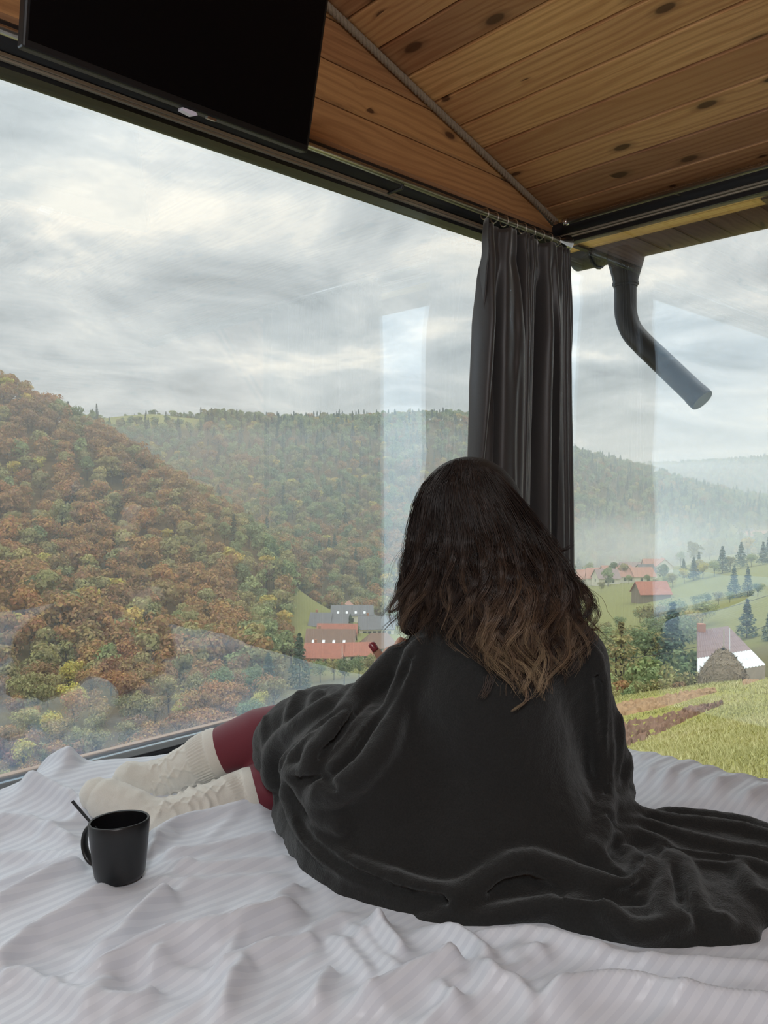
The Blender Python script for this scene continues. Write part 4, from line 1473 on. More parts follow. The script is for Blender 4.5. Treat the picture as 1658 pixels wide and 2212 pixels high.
def stuff_instances(name, pts, scales, meshes, label, cat):
    """one object: trees too many to count, placed by geometry nodes"""
    me = bpy.data.meshes.new(name)
    me.from_pydata(pts.tolist(), [], [])
    for nm, data in (('tscale', scales), ('trot', rng.uniform(0, 6.28, len(pts)))):
        a = me.attributes.new(nm, 'FLOAT', 'POINT')
        a.data.foreach_set('value', np.asarray(data, np.float32))
    a = me.attributes.new('pick', 'INT', 'POINT')
    a.data.foreach_set('value', rng.integers(0, len(meshes), len(pts)).astype(np.int32))
    o = link(bpy.data.objects.new(name, me))
    tag(o, label, cat, kind='stuff')
    ng = bpy.data.node_groups.new(name, 'GeometryNodeTree')
    ng.interface.new_socket('Geometry', in_out='INPUT', socket_type='NodeSocketGeometry')
    ng.interface.new_socket('Geometry', in_out='OUTPUT', socket_type='NodeSocketGeometry')
    n_ = ng.nodes; l_ = ng.links
    gi = n_.new('NodeGroupInput'); go = n_.new('NodeGroupOutput')
    jn = n_.new('GeometryNodeJoinGeometry')
    sc_ = n_.new('GeometryNodeInputNamedAttribute'); sc_.data_type = 'FLOAT'; sc_.inputs[0].default_value = 'tscale'
    ro_ = n_.new('GeometryNodeInputNamedAttribute'); ro_.data_type = 'FLOAT'; ro_.inputs[0].default_value = 'trot'
    pk_ = n_.new('GeometryNodeInputNamedAttribute'); pk_.data_type = 'INT'; pk_.inputs[0].default_value = 'pick'
    cx_n = n_.new('ShaderNodeCombineXYZ'); l_.new(ro_.outputs[0], cx_n.inputs[2])
    for j, m_ in enumerate(meshes):
        src = next((q for q in COL.objects if q.data is m_), None)
        if src is None:
            continue
        oi = n_.new('GeometryNodeObjectInfo'); oi.inputs[0].default_value = src; oi.transform_space = 'ORIGINAL'
        oi.inputs['As Instance'].default_value = True
        ip = n_.new('GeometryNodeInstanceOnPoints')
        cmpn = n_.new('FunctionNodeCompare'); cmpn.data_type = 'INT'; cmpn.operation = 'EQUAL'
        ia_ = [s for s in cmpn.inputs if s.enabled]
        l_.new(pk_.outputs[0], ia_[0]); ia_[1].default_value = j
        l_.new(gi.outputs[0], ip.inputs['Points'])
        l_.new(cmpn.outputs[0], ip.inputs['Selection'])
        l_.new(oi.outputs['Geometry'], ip.inputs['Instance'])
        l_.new(cx_n.outputs[0], ip.inputs['Rotation'])
        l_.new(sc_.outputs[0], ip.inputs['Scale'])
        l_.new(ip.outputs[0], jn.inputs[0])
    l_.new(jn.outputs[0], go.inputs[0])
    md = o.modifiers.new('scatter', 'NODES'); md.node_group = ng
    return o


print('forest trees', len(cand))
for kd_ in PROTO:
    # make sure each prototype mesh exists as a placed tree
    sel = np.where(~single & (kind == kd_))[0]
    used = [m_ for m_ in PROTO[kd_] if any(q.data is m_ for q in COL.objects)]
    if not used and len(sel):
        i = sel[0]; single[i] = True
        o = bpy.data.objects.new(kd_ + '_tree', PROTO[kd_][0]); o.location = Wt[i]; o.scale = (scl[i],) * 3; link(o)
        tag(o, LABEL[kd_], 'tree', kd_ + ' trees on the forested hillside')
        used = [PROTO[kd_][0]]; sel = sel[1:]
    if len(sel):
        stuff_instances(kd_ + '_forest', Wt[sel], scl[sel], used, 'distant ' + {'rust': 'rust-brown beech forest', 'olive': 'olive-brown broadleaf forest', 'green': 'green broadleaf forest',
                        'yellow': 'sprinkling of yellow autumn trees', 'spruce': 'dark spruce forest'}[kd_] + ' covering the hills', 'forest')


# ---- single trees, shrubs and bushes between the cabin and the hills
def hit_ground(u, v, dmin=4.0, dmax=1200.0):
    D = pxdir(u, v)
    k = D[2]
    d = dmin * (dmax / dmin) ** np.linspace(0, 1, 700)
    X = (u - CX) / F * d / (math.cos(PIT) + (CY - v) / F * math.sin(PIT))
    g_ = ground(X, d)
    b = np.where(k * d < g_)[0]
    i = b[0] if len(b) else len(d) - 1
    return X[i], d[i], g_[i]


def plant(name, mesh, u, vb, hpx, label, cat, h0, group=None, wide=1.0, d=None, sink=0.15):
    if d is None:
        X, Y, Z = hit_ground(u, vb)
    else:
        Y = d; X = (u - CX) / F * d; Z = float(ground(np.array([X]), np.array([d]))[0])
    s = hpx * Y / F / h0
    o = bpy.data.objects.new(name, mesh)
    o.location = cw(X, Y, Z - sink)
    o.rotation_euler = (0, 0, rng.uniform(0, 6.28))
    o.scale = (s * wide, s * wide, s)
    link(o)
    return tag(o, label, cat, group)


def shrub(name, seed, kind, n=520, hgt=2.6, wid=3.0, size=0.20, airy=0.3):
    rg = np.random.default_rng(seed)
    nl = 9
    a = rg.uniform(0, 2 * math.pi, nl); q = rg.uniform(0.1, 0.6, nl)
    lob = np.column_stack([q * wid / 2 * np.cos(a), q * wid / 2 * np.sin(a), rg.uniform(0.25, 0.72, nl) * hgt, rg.uniform(0.28, 0.45, nl) * wid / 2])
    k = rg.integers(0, nl, n)
    D = rg.normal(size=(n, 3)); D /= np.linalg.norm(D, axis=1, keepdims=True)
    C = lob[k, :3] + D * lob[k, 3:4] * (1 - airy * rg.uniform(0, 1, (n, 1)))
    C[:, 2] = np.maximum(C[:, 2], 0.05)
    P, f = cards(C, D, size, rg)
    lc = np.column_stack([np.repeat(rg.uniform(0, 1, n), 4), np.repeat(rg.uniform(0, 1, n), 4), np.zeros(4 * n)])
    nf = len(f)
    mb = MB()
    for qv in lob[:7]:
        mb.tube([(qv[0] * 0.15, qv[1] * 0.15, -0.2), tuple(qv[:3])], [0.05, 0.015], 5)
    V = np.vstack([P, np.array(mb.v)])
    lc = np.vstack([lc, np.zeros((len(mb.v), 3))])
    return finish_tree(name, V.tolist(), f + [tuple(i + len(P) for i in fc) for fc in mb.f], lc, nf, [LM[kind], M['bark']])


SH = {k: shrub('shrub_' + k, 300 + i, k) for i, k in enumerate(('olive', 'green', 'rust', 'redbrown', 'yellow', 'pale'))}
near_yellow = NEAR_MESH['yellow']
birch = broadleaf('pale_birch', 202, 'pale', n=700, hgt=8, wid=4.2, size=0.20, bark='bark_pale', airy=0.9)
birch2 = broadleaf('pale_birch_slim', 203, 'pale', n=520, hgt=8, wid=2.6, size=0.18, bark='bark_pale', airy=0.9)
spruce_n = NEAR_MESH['spruce']
pine_n = conifer('near_pine', 205, 'spruce', hgt=12, wid=6.6, n=1300, size=0.45, droop=0.05, rough=0.35)
pine_o = conifer('open_pine', 206, 'olive', hgt=11, wid=8.5, n=1000, size=0.42, droop=0.10, rough=0.5)
broad_n = NEAR_MESH['green']
rust_n = NEAR_MESH['rust']
oliv_n = NEAR_MESH['olive']

# left slope
plant('yellow_tree', near_yellow, 150, 1352, 105, 'bright yellow-green tree standing out before the rust-brown forest', 'tree', 9, d=118)
plant('yellow_tree', near_yellow, 66, 1392, 52, 'small yellow tree below the bright yellow-green tree', 'tree', 9, d=112)
plant('rust_tree', rust_n, 20, 1430, 70, 'orange-leaved tree beside the dark green bushes', 'tree', 9, d=100)
plant('rust_tree', rust_n, 285, 1420, 70, 'rounded orange-brown tree beside the red-brown shrub', 'tree', 9, d=104)
plant('olive_tree', oliv_n, 160, 1420, 75, 'olive-brown tree behind the red-brown shrub', 'tree', 10, d=98)
plant('olive_tree', oliv_n, 400, 1385, 75, 'olive-brown tree at the foot of the rust-brown hillside', 'tree', 10, d=120)
plant('olive_tree', oliv_n, 520, 1350, 60, 'olive-brown tree above the pale birches', 'tree', 10, d=150)
plant('green_bush', SH['green'], 90, 1475, 85, 'dark green bush beside the red-brown shrub', 'bush', 2.6, d=62, wide=1.1)
plant('green_bush', SH['green'], 20, 1478, 60, 'low dark green bush beside the larger dark green bush', 'bush', 2.6, d=58, wide=1.3)
plant('red_brown_shrub', SH['redbrown'], 195, 1490, 118, 'large red-brown shrub among dark green bushes', 'shrub', 2.6, d=55, wide=0.95)
plant('birch', birch, 505, 1560, 90, 'broad pale-leaved birch below the window', 'tree', 8, d=42)
plant('birch', birch2, 578, 1540, 100, 'slim pale-leaved birch beside the broad pale birch', 'tree', 8, d=44)
plant('birch', birch, 400, 1625, 80, 'short pale-leaved birch low on the slope', 'tree', 8, d=38)
plant('spruce_tree', spruce_n, 645, 1440, 128, 'dark spruce tree in front of the red-roofed village houses', 'tree', 12, d=165, wide=0.85)
g_ = 'low scrub bushes on the slope under the window'
for i in range(96):
    d_ = rng.uniform(24, 105); u_ = rng.uniform(-30, 800)
    nr_ = 'close under the left window' if d_ < 50 else 'on the slope before the rust-brown hill' if u_ < 420 else 'on the slope before the village'
    kx_ = ['olive', 'rust', 'green', 'redbrown'][int(rng.integers(0, 4))]
    plant(kx_.replace('redbrown', 'red_brown') + '_scrub', SH[kx_], u_, 0, rng.uniform(1.6, 3.6) / d_ * F, {'olive': 'low olive scrub bush ' + nr_, 'rust': 'low rust-brown scrub bush ' + nr_,
          'green': 'low green scrub bush ' + nr_, 'redbrown': 'low red-brown scrub bush ' + nr_}[kx_], 'bush', 2.6, kx_ + ' scrub ' + nr_, d=d_)
for (u_, d_, k_, hp) in ((610, 190, 'olive', 40), (585, 175, 'green', 45), (560, 205, 'rust', 42), (690, 178, 'green', 58), (720, 182, 'olive', 52), (742, 172, 'green', 66), (775, 182, 'green', 60), (800, 176, 'olive', 64), (830, 190, 'olive', 56), (860, 200, 'green', 50), (665, 190, 'rust', 46), (625, 300, 'yellow', 30), (650, 310, 'green', 30), (700, 305, 'yellow', 24), (850, 275, 'green', 40), (770, 240, 'green', 24), (756, 252, 'spruce', 30)):
    mesh_ = {'olive': oliv_n, 'green': broad_n, 'rust': rust_n, 'yellow': near_yellow, 'spruce': spruce_n}[k_]
    plant(k_ + '_tree', mesh_, u_, 0, hp, {'olive': 'olive-brown tree among the red-roofed village houses', 'green': 'green leafy tree among the red-roofed village houses', 'rust': 'rust-brown tree beside the red-roofed village houses',
          'yellow': 'small yellow tree behind the village houses', 'spruce': 'small dark spruce between the grey village roofs'}[k_], 'tree', 10, k_ + ' trees in the village', d=d_)
# right side: pines, bushes along the meadow edge, trees on the far meadows
plant('pine_tree', pine_o, 1345, 1420, 165, 'open-branched olive pine tree beyond the person\'s shoulder', 'tree', 11, d=88)
plant('pine_tree', pine_n, 1456, 1400, 165, 'tall dense pine tree rising above the meadow bushes', 'tree', 12, d=100)
plant('spruce_tree', pine_n, 1618, 1345, 90, 'dark spruce tree behind the farmhouse roof', 'tree', 12, d=118)
plant('spruce_tree', spruce_n, 1668, 1330, 70, 'dark spruce tree at the far side of the farmhouse', 'tree', 12, d=112)
plant('spruce_tree', spruce_n, 1588, 1265, 75, 'slender dark spruce tree on the upper green meadow', 'tree', 12, d=205, wide=0.8)
plant('spruce_tree', spruce_n, 1618, 1272, 68, 'second slender dark spruce tree on the upper green meadow', 'tree', 12, d=200, wide=0.8)
for (u_, d_, k_, hp) in ((1320, 66, 'olive', 62), (1345, 74, 'rust', 72), (1380, 66, 'green', 66), (1420, 72, 'green', 92), (1455, 68, 'olive', 80), (1490, 74, 'green', 96), (1430, 60, 'olive', 52), (1395, 60, 'olive', 46), (1465, 62, 'rust', 46), (1510, 66, 'olive', 62), (1360, 60, 'green', 44), (1335, 58, 'olive', 38), (1500, 84, 'green', 110), (1400, 84, 'green', 105), (1305, 80, 'green', 90)):
    mesh_ = {'olive': SH['olive'], 'green': SH['green'], 'rust': SH['rust']}[k_]
    plant(k_ + '_bush', mesh_, u_, 0, hp, {'olive': 'olive-brown bush along the meadow edge beside the haystack', 'green': 'green bush along the meadow edge beside the haystack', 'rust': 'orange-brown bush along the meadow edge'}[k_], 'bush', 2.6, k_ + ' bushes along the meadow edge', d=d_)
for (u_, d_, k_, hp) in ((1480, 262, 'yellow', 42), (1500, 265, 'spruce', 44), (1520, 262, 'yellow', 46), (1545, 262, 'green', 40), (1562, 268, 'spruce', 52), (1580, 270, 'olive', 36), (1602, 275, 'spruce', 50), (1625, 272, 'green', 34), (1650, 272, 'spruce', 44), (1455, 258, 'olive', 34), (1440, 262, 'green', 30), (1420, 255, 'olive', 34), (1478, 290, 'spruce', 36), (1400, 300, 'green', 22), (1530, 175, 'green', 36), (1555, 172, 'olive', 34), (1510, 168, 'green', 38), (1580, 165, 'green', 30), (1640, 168, 'green', 36), (1360, 330, 'green', 24), (1320, 330, 'green', 24), (1300, 300, 'olive', 26), (1385, 180, 'green', 36), (1340, 170, 'green', 40), (1310, 160, 'olive', 44)):
    mesh_ = {'olive': oliv_n, 'green': broad_n, 'yellow': near_yellow, 'spruce': pine_n}[k_]
    plant(k_ + '_tree', mesh_, u_, 0, hp, {'olive': 'olive-brown tree on the green meadows beyond the farmhouse', 'green': 'green leafy tree on the green meadows beyond the farmhouse', 'yellow': 'yellowing tree on the crest of the green meadow',
          'spruce': 'dark pine tree on the crest of the green meadow'}[k_], 'tree', 10, k_ + ' trees on the green meadows', d=d_)

for (u_, d_, k_, hp) in ((1308, 112, 'olive', 105), (1330, 128, 'green', 85), (1372, 118, 'olive', 95), (1398, 110, 'green', 110), (1425, 122, 'green', 95), (1440, 108, 'olive', 90), (1478, 115, 'green', 105), (1500, 125, 'olive', 80), (1352, 104, 'green', 85), (1295, 98, 'green', 100), (1520, 135, 'green', 70), (1410, 140, 'olive', 80), (1465, 140, 'green', 75)):
    plant(k_ + '_tree', {'olive': oliv_n, 'green': broad_n}[k_], u_, 0, hp, {'olive': 'bushy olive-brown tree crowding behind the meadow bushes', 'green': 'bushy green tree crowding behind the meadow bushes'}[k_], 'tree', 10, k_ + ' trees behind the meadow bushes', d=d_, wide=1.15)

# ---- houses
RM = {'red': plain('roof_red', (0.36, 0.13, 0.085), 0.85, 0, 0.25, 1.2), 'brown': plain('roof_brown', (0.20, 0.12, 0.085), 0.85, 0, 0.25, 1.2), 'grey': plain('roof_grey', (0.15, 0.145, 0.15), 0.8, 0, 0.2, 1.2),
      'pink': plain('roof_pink', (0.42, 0.22, 0.17), 0.85, 0, 0.25, 1.2), 'mauve': plain('roof_mauve', (0.26, 0.18, 0.17), 0.6, 0, 0.2, 1.5), 'tin': plain('roof_tin', (0.72, 0.74, 0.74), 0.45, 0.1, 0.1, 1.5)}
WM = {'white': plain('wall_plaster', (0.72, 0.68, 0.58), 0.9, 0, 0.1, 1), 'brick': plain('wall_brick', (0.42, 0.20, 0.12), 0.9, 0, 0.2, 2), 'wood': plain('wall_wood', (0.22, 0.16, 0.11), 0.9, 0, 0.25, 2), 'stone': plain('wall_stone', (0.48, 0.40, 0.32), 0.9, 0, 0.3, 2)}
M['pane_dark'] = plain('pane_dark', (0.03, 0.035, 0.04), 0.15)
M['skylight'] = plain('skylight', (0.85, 0.87, 0.9), 0.12)
_sharedwin = {}


def house(name, u, d, Ln, Wd, wh, rh, rot, wall, roof, label, group=None, nwin=3, chim=1, sky=0, dz=0.0, hip=0.0):
    X = (u - CX) / F * d
    Z = float(ground(np.array([X]), np.array([d]))[0]) + dz
    e = empty(name, tuple(cw(X, d, Z)), (YAW - math.pi / 2) + math.radians(rot))
    tag(e, label, 'house', group)
    a, b = Ln / 2, Wd / 2
    v = [(-a, -b, -2.5), (a, -b, -2.5), (a, b, -2.5), (-a, b, -2.5), (-a, -b, wh), (a, -b, wh), (a, b, wh), (-a, b, wh), (-a + hip * 0.9, 0, wh + rh - 0.1), (a - hip * 0.9, 0, wh + rh - 0.1)]
    MB().add(v, [(0, 1, 5, 4), (2, 3, 7, 6), (1, 2, 6, 9, 5), (3, 0, 4, 8, 7), (4, 5, 9, 8), (6, 7, 8, 9), (3, 2, 1, 0)]).build('walls', WM[wall], e)
    ov = 0.45
    sl = rh / b
    for s in (-1, 1):
        x0, x1 = -a - ov, a + ov
        yb, zb = s * (b + ov), wh - sl * ov
        v = [(x0, yb, zb), (x1, yb, zb), (x1 - hip, 0, wh + rh), (x0 + hip, 0, wh + rh), (x0, yb, zb + 0.16), (x1, yb, zb + 0.16), (x1 - hip, 0, wh + rh + 0.16), (x0 + hip, 0, wh + rh + 0.16)]
        f = [(0, 1, 2, 3), (7, 6, 5, 4), (0, 4, 5, 1), (1, 5, 6, 2), (2, 6, 7, 3), (3, 7, 4, 0)]
        ro = MB().add(v, f).build('roof_slope', RM[roof], e)
        if s < 0:
            for q in range(sky):
                xx = -a + (q + 0.7) * Ln / (sky + 0.6)
                fr = 0.72
                y_, z_ = yb * fr, zb + (wh + rh - zb) * (1 - fr)
                MB().add([(xx - .4, y_ - .45, z_ - .45 * sl + .24), (xx + .4, y_ - .45, z_ - .45 * sl + .24), (xx + .4, y_ + .45, z_ + .45 * sl + .24), (xx - .4, y_ + .45, z_ + .45 * sl + .24),
                          (xx - .4, y_ - .45, z_ - .45 * sl + .05), (xx + .4, y_ - .45, z_ - .45 * sl + .05), (xx + .4, y_ + .45, z_ + .45 * sl + .05), (xx - .4, y_ + .45, z_ + .45 * sl + .05)],
                         [(0, 1, 2, 3), (4, 7, 6, 5), (0, 4, 5, 1), (1, 5, 6, 2), (2, 6, 7, 3), (3, 7, 4, 0)]).build('skylight', M['skylight'], e)
    if hip:
        for s in (-1, 1):
            MB().add([(s * (a + ov), -b - ov, wh - sl * ov + 0.1), (s * (a + ov), b + ov, wh - sl * ov + 0.1), (s * (a + ov - hip), 0, wh + rh + 0.12), (s * (a + ov - 0.2), -b - ov, wh - sl * ov), (s * (a + ov - 0.2), b + ov, wh - sl * ov), (s * (a - hip), 0, wh + rh - 0.05)],
                     [(0, 1, 2), (5, 4, 3), (0, 3, 4, 1), (1, 4, 5, 2), (2, 5, 3, 0)]).build('roof_hip', RM[roof], e)
    for q in range(chim):
        xx = (-0.25 + 0.5 * q) * Ln
        MB().box(xx - 0.35, xx + 0.35, 0.2, 0.9, wh + rh * 0.4, wh + rh + 1.0).build('chimney', WM['brick'], e)
    if nwin and 'w' not in _sharedwin:
        o = MB().box(-0.55, 0.55, -0.05, 0.05, -0.7, 0.7).build('window', M['pane_dark'], e)
        _sharedwin['w'] = o.data
        o.location = (-a + Ln / (nwin + 1), -b, wh * 0.55)
        st_ = 1
    else:
        st_ = 0
    for q in range(st_, nwin):
        o = link(bpy.data.objects.new('window', _sharedwin['w']), e)
        o.location = (-a + (q + 1) * Ln / (nwin + 1), -b, wh * 0.55)
    if nwin:
        for s in (-1, 1):
            o = link(bpy.data.objects.new('window', _sharedwin['w']), e)
            o.location = (s * a, 0, wh * 0.6); o.rotation_euler = (0, 0, math.pi / 2)
    return e


house('village_house', 700, 213, 10.5, 8, 2.6, 3.0, -4, 'brick', 'red', 'red-roofed house behind the dark spruce tree', dz=-1.0, nwin=4, chim=1)
house('village_house', 772, 214, 7.5, 8, 2.6, 2.6, 8, 'white', 'red', 'smaller red-roofed house beside the brown-roofed house', dz=-0.7, nwin=3, chim=0)
house('village_house', 714, 228, 14.0, 9, 2.6, 4.0, -3, 'white', 'brown', 'long brown-roofed house with skylights above the red roofs', dz=-3.6, nwin=4, chim=1, sky=4)
house('village_house', 818, 226, 10, 9, 2.6, 3.4, 6, 'white', 'brown', 'brown hip-roofed house nearly hidden behind the blanket', dz=-1.6, nwin=3, chim=0, hip=3)
house('village_house', 728, 240, 12, 7, 3.0, 3.4, -3, 'brick', 'red', 'red-roofed house just behind the long brown roof', dz=-3.4, nwin=3, chim=0)
house('village_house', 693, 254, 6.5, 9, 3.0, 3.4, -6, 'brick', 'grey', 'grey-roofed brick house at the edge of the forest', dz=-2.1, nwin=2, chim=1)
house('village_house', 733, 254, 5.5, 10, 3.0, 3.6, -2, 'brick', 'grey', 'narrow grey-roofed brick house beside the other grey-roofed house', dz=-2.1, nwin=2, chim=0)
house('village_house', 812, 250, 11, 9, 3.4, 3.2, 4, 'white', 'grey', 'grey-roofed white house with a row of tall windows', dz=-1.6, nwin=6, chim=1)
house('village_house', 760, 276, 14.5, 8, 4.0, 2.8, 2, 'white', 'grey', 'long grey-roofed white house with skylights behind the village', dz=-1.3, nwin=3, chim=1, sky=4)
house('village_house', 748, 298, 7, 8, 3.2, 3.8, 80, 'white', 'pink', 'pale red gabled roof behind the long grey house', dz=-1.0, nwin=2, chim=0)
house('village_house', 785, 300, 7, 8, 3.2, 3.4, 70, 'white', 'grey', 'pale grey gabled roof behind the long grey house', dz=-1.0, nwin=2, chim=0)
# misty village further down the valley
g_ = 'houses of the misty village down the valley'
for (u_, d_, L_, r_, rf) in ((1285, 380, 9, 20, 'pink'), (1298, 396, 10, -10, 'pink'), (1332, 368, 14, 4, 'pink'), (1352, 392, 9, 70, 'pink'), (1366, 398, 12, -5, 'mauve'), (1318, 405, 8, 60, 'grey'), (1340, 414, 9, 10, 'pink'),
                         (1386, 350, 10, 8, 'pink'), (1395, 372, 8, 15, 'grey'), (1410, 392, 9, -8, 'pink'), (1434, 386, 8, 80, 'pink'), (1290, 352, 9, -12, 'pink'), (1310, 345, 10, 8, 'mauve'), (1275, 395, 9, 10, 'pink'), (1262, 360, 9, 0, 'pink'), (1352, 350, 8, 0, 'pink'),
                         (1628, 640, 14, 5, 'pink'), (1648, 655, 15, -10, 'pink'), (1640, 690, 14, 60, 'pink'), (1612, 665, 12, 10, 'grey')):
    house('village_house', u_, d_, L_, 8, 3.2, 3.6, r_, 'white', rf, {'pink': 'white house with a pale red roof in the misty village', 'grey': 'white house with a grey roof in the misty village', 'mauve': 'white house with a mauve-brown roof in the misty village'}[rf],
          {'pink': 'pale red roofed ', 'grey': 'grey roofed ', 'mauve': 'mauve roofed '}[rf] + g_, nwin=2, chim=0)
house('barn', 1408, 238, 9.5, 7, 2.6, 3.2, 6, 'wood', 'red', 'orange-red roofed barn behind the tall pine tree', nwin=0, chim=0)['category'] = 'barn'

# farmhouse below the meadow: mauve corrugated roof with a pale tin lower part
fX, fY = (1588 - CX) / F * 78, 78
fZ = float(ground(np.array([fX]), np.array([fY]))[0])
fh = empty('farmhouse', tuple(cw(fX, fY, fZ)), YAW - math.pi / 2)
tag(fh, 'farmhouse with a mauve corrugated roof and pale tin strip behind the haystack', 'house')


def fl(u, v, d):
    p = at(u, v, d) - cw(fX, fY, fZ)
    return np.array([p @ RGT, p @ FWD, p[2]])


A0, B0_, C0, D0 = fl(1506, 1442, 69.5), fl(1652, 1452, 74.0), fl(1572, 1368, 86.5), fl(1505, 1352, 84.0)
A0[2] = B0_[2] = (A0[2] + B0_[2]) / 2
C0[2] = D0[2] = (C0[2] + D0[2]) / 2
nrm = np.cross(B0_ - A0, D0 - A0); nrm /= np.linalg.norm(nrm)


def corrugated(name, s0, s1, mat, lift):
    mb = MB(); n = 40
    for i in range(n + 1):
        t_ = i / n
        p0 = A0 + (B0_ - A0) * t_; p1 = D0 + (C0 - D0) * t_
        w_ = 0.05 * math.cos(math.pi * i)
        for (s, o_) in ((s0, 0), (s1, 0), (s0, -0.08), (s1, -0.08)):
            q = p0 + (p1 - p0) * s + nrm * (w_ + lift + o_)
            mb.v.append(tuple(q))
    for i in range(n):
        k_ = 4 * i
        mb.f += [(k_, k_ + 4, k_ + 5, k_ + 1), (k_ + 2, k_ + 3, k_ + 7, k_ + 6), (k_, k_ + 2, k_ + 6, k_ + 4), (k_ + 1, k_ + 5, k_ + 7, k_ + 3)]
    mb.build(name, mat, fh)


for r_ in range(5):
    corrugated('roof_sheet', 0.36 + r_ * 0.128, 0.36 + (r_ + 1) * 0.128 + 0.02, RM['mauve'], 0.02 * (5 - r_) * -1 + 0.1)
corrugated('tin_sheet', 0.18, 0.37, RM['tin'], -0.02)
corrugated('tin_sheet', 0.0, 0.20, RM['tin'], -0.05)
gzl = -3.0
v = [A0 * 1, B0_ * 1, C0 * 1, D0 * 1]
low = [np.array([p[0], p[1], gzl]) for p in v]
up_ = [p - np.array([0, 0, 0.12]) for p in v]
MB().add(low + up_, [(0, 1, 5, 4), (1, 2, 6, 5), (2, 3, 7, 6), (3, 0, 4, 7), (4, 5, 6, 7)]).build('walls', WM['stone'], fh)
p = D0 + (C0 - D0) * 0.1
MB().box(p[0] - 0.35, p[0] + 0.35, p[1] - 0.6, p[1] + 0.1, p[2] - 1, p[2] + 0.9).build('chimney', WM['brick'], fh)
p = A0 + (B0_ - A0) * 0.5 + (D0 - A0) * 0.4
MB().tube([tuple(p), tuple(p + np.array([-0.05, 0, 2.4]))], 0.05, 6).build('vent_pipe', RM['tin'], fh)

# haystack, with its leaning pole
X, Y = (1568 - CX) / F * 55, 55.0
Z = float(ground(np.array([X]), np.array([Y]))[0])
hs_ = empty('haystack', tuple(cw(X, Y, Z)), YAW)
tag(hs_, 'rounded brown haystack on the grass before the farmhouse', 'haystack')
t = NT('hay')
o_ = t.obj()
nz = t.noise(t.mapping(o_, scale=(3, 3, 9)), 2.0, 6, 0.7)
t.principled(t.mix(nz, (0.20, 0.15, 0.10), (0.48, 0.38, 0.27)), 0.95, 0, t.bump(nz, 0.8, 0.15))
M['hay'] = t.m
nu, nv = 40, 26
V = []
for j in range(nv):
    tt_ = j / (nv - 1)
    r_ = 1.55 * (math.cos(tt_ * math.pi / 2) ** 0.62) * (1.0 + 0.10 * math.sin(tt_ * 3)) + 0.02
    if tt_ < 0.15: r_ *= 1.06
    for i in range(nu):
        a = 2 * math.pi * i / nu
        V.append((r_ * math.cos(a), r_ * math.sin(a), -0.5 + 3.35 * tt_))
V = np.array(V)
V[:, :2] *= (1 + 0.10 * value_noise(V * 1.7, 51) + 0.05 * value_noise(V * 5, 52))[:, None]
f = [(j * nu + i, j * nu + (i + 1) % nu, (j + 1) * nu + (i + 1) % nu, (j + 1) * nu + i) for j in range(nv - 1) for i in range(nu)] + [tuple(range((nv - 1) * nu, nv * nu))]
mesh_obj('hay_mound', V, f, M['hay'], hs_, True)
rg = np.random.default_rng(5)
ks = rg.integers(0, len(V), 1500)
C = V[ks] * np.array([1.01, 1.01, 1]); Dn = C.copy(); Dn[:, 2] = 0.3; Dn /= np.linalg.norm(Dn, axis=1, keepdims=True)
Pst, fst = cards(C, Dn, 0.10, rg, 5.0)
sto = mesh_obj('loose_straw', Pst, fst, M['hay'], hs_)
sto['kind'] = 'stuff'
MB().tube([(-1.75, -0.5, -0.4), (-1.2, -0.4, 1.4)], 0.05, 6).build('leaning_pole', M['bark'], hs_)
MB().tube([(0.0, 0.0, 2.6), (0.02, 0, 4.3)], 0.04, 6).build('center_pole', M['bark_pale'], hs_)


# dug soil in the meadow
def soil(name, top, bot, mat, label, lift, rough, n=60, m_=14):
    top, bot = catmull(np.array(top, float), n), catmull(np.array(bot, float), n)
    V = []
    for i in range(n):
        for j in range(m_):
            q = top[i] + (bot[i] - top[i]) * j / (m_ - 1)
            X, Y, Z = hit_ground(q[0], q[1], 4.0, 61.0)
            e_ = min(j, m_ - 1 - j, i, n - 1 - i)
            V.append(cw(X, Y, Z + (lift if e_ > 0 else -0.05) + rough * rng.uniform(-1, 1) * (e_ > 0)))
    idx = np.arange(n * m_).reshape(n, m_)
    Q = np.stack([idx[:-1, :-1], idx[:-1, 1:], idx[1:, 1:], idx[1:, :-1]], -1).reshape(-1, 4)
    o = mesh_obj(name, np.array(V), Q, mat, None, False)
    return tag(o, label, 'soil', kind='stuff')


M['soil'] = plain('soil', (0.19, 0.105, 0.065), 0.95, 0, 0.4, 2.5, 0.6)
M['soil_tan'] = plain('soil_tan', (0.33, 0.20, 0.10), 0.95, 0, 0.4, 2.5, 0.6)
soil('dug_soil', [(1250, 1590), (1345, 1562), (1440, 1540), (1520, 1524), (1562, 1518)], [(1250, 1660), (1345, 1618), (1420, 1588), (1500, 1548), (1563, 1522)], M['soil'], 'freshly dug brown soil patch in the meadow', 0.05, 0.10)
soil('bare_soil', [(1250, 1545), (1345, 1517), (1420, 1506), (1480, 1496), (1545, 1488)], [(1250, 1575), (1345, 1548), (1420, 1532), (1490, 1512), (1550, 1495)], M['soil_tan'], 'strip of bare tan soil between meadow and bushes', 0.08, 0.09)
soil('bare_soil', [(1600, 1474), (1625, 1462), (1660, 1447), (1720, 1425)], [(1604, 1482), (1628, 1474), (1660, 1464), (1720, 1446)], M['soil_tan'], 'strip of bare tan soil beyond the haystack', 0.08, 0.06, 30, 8)

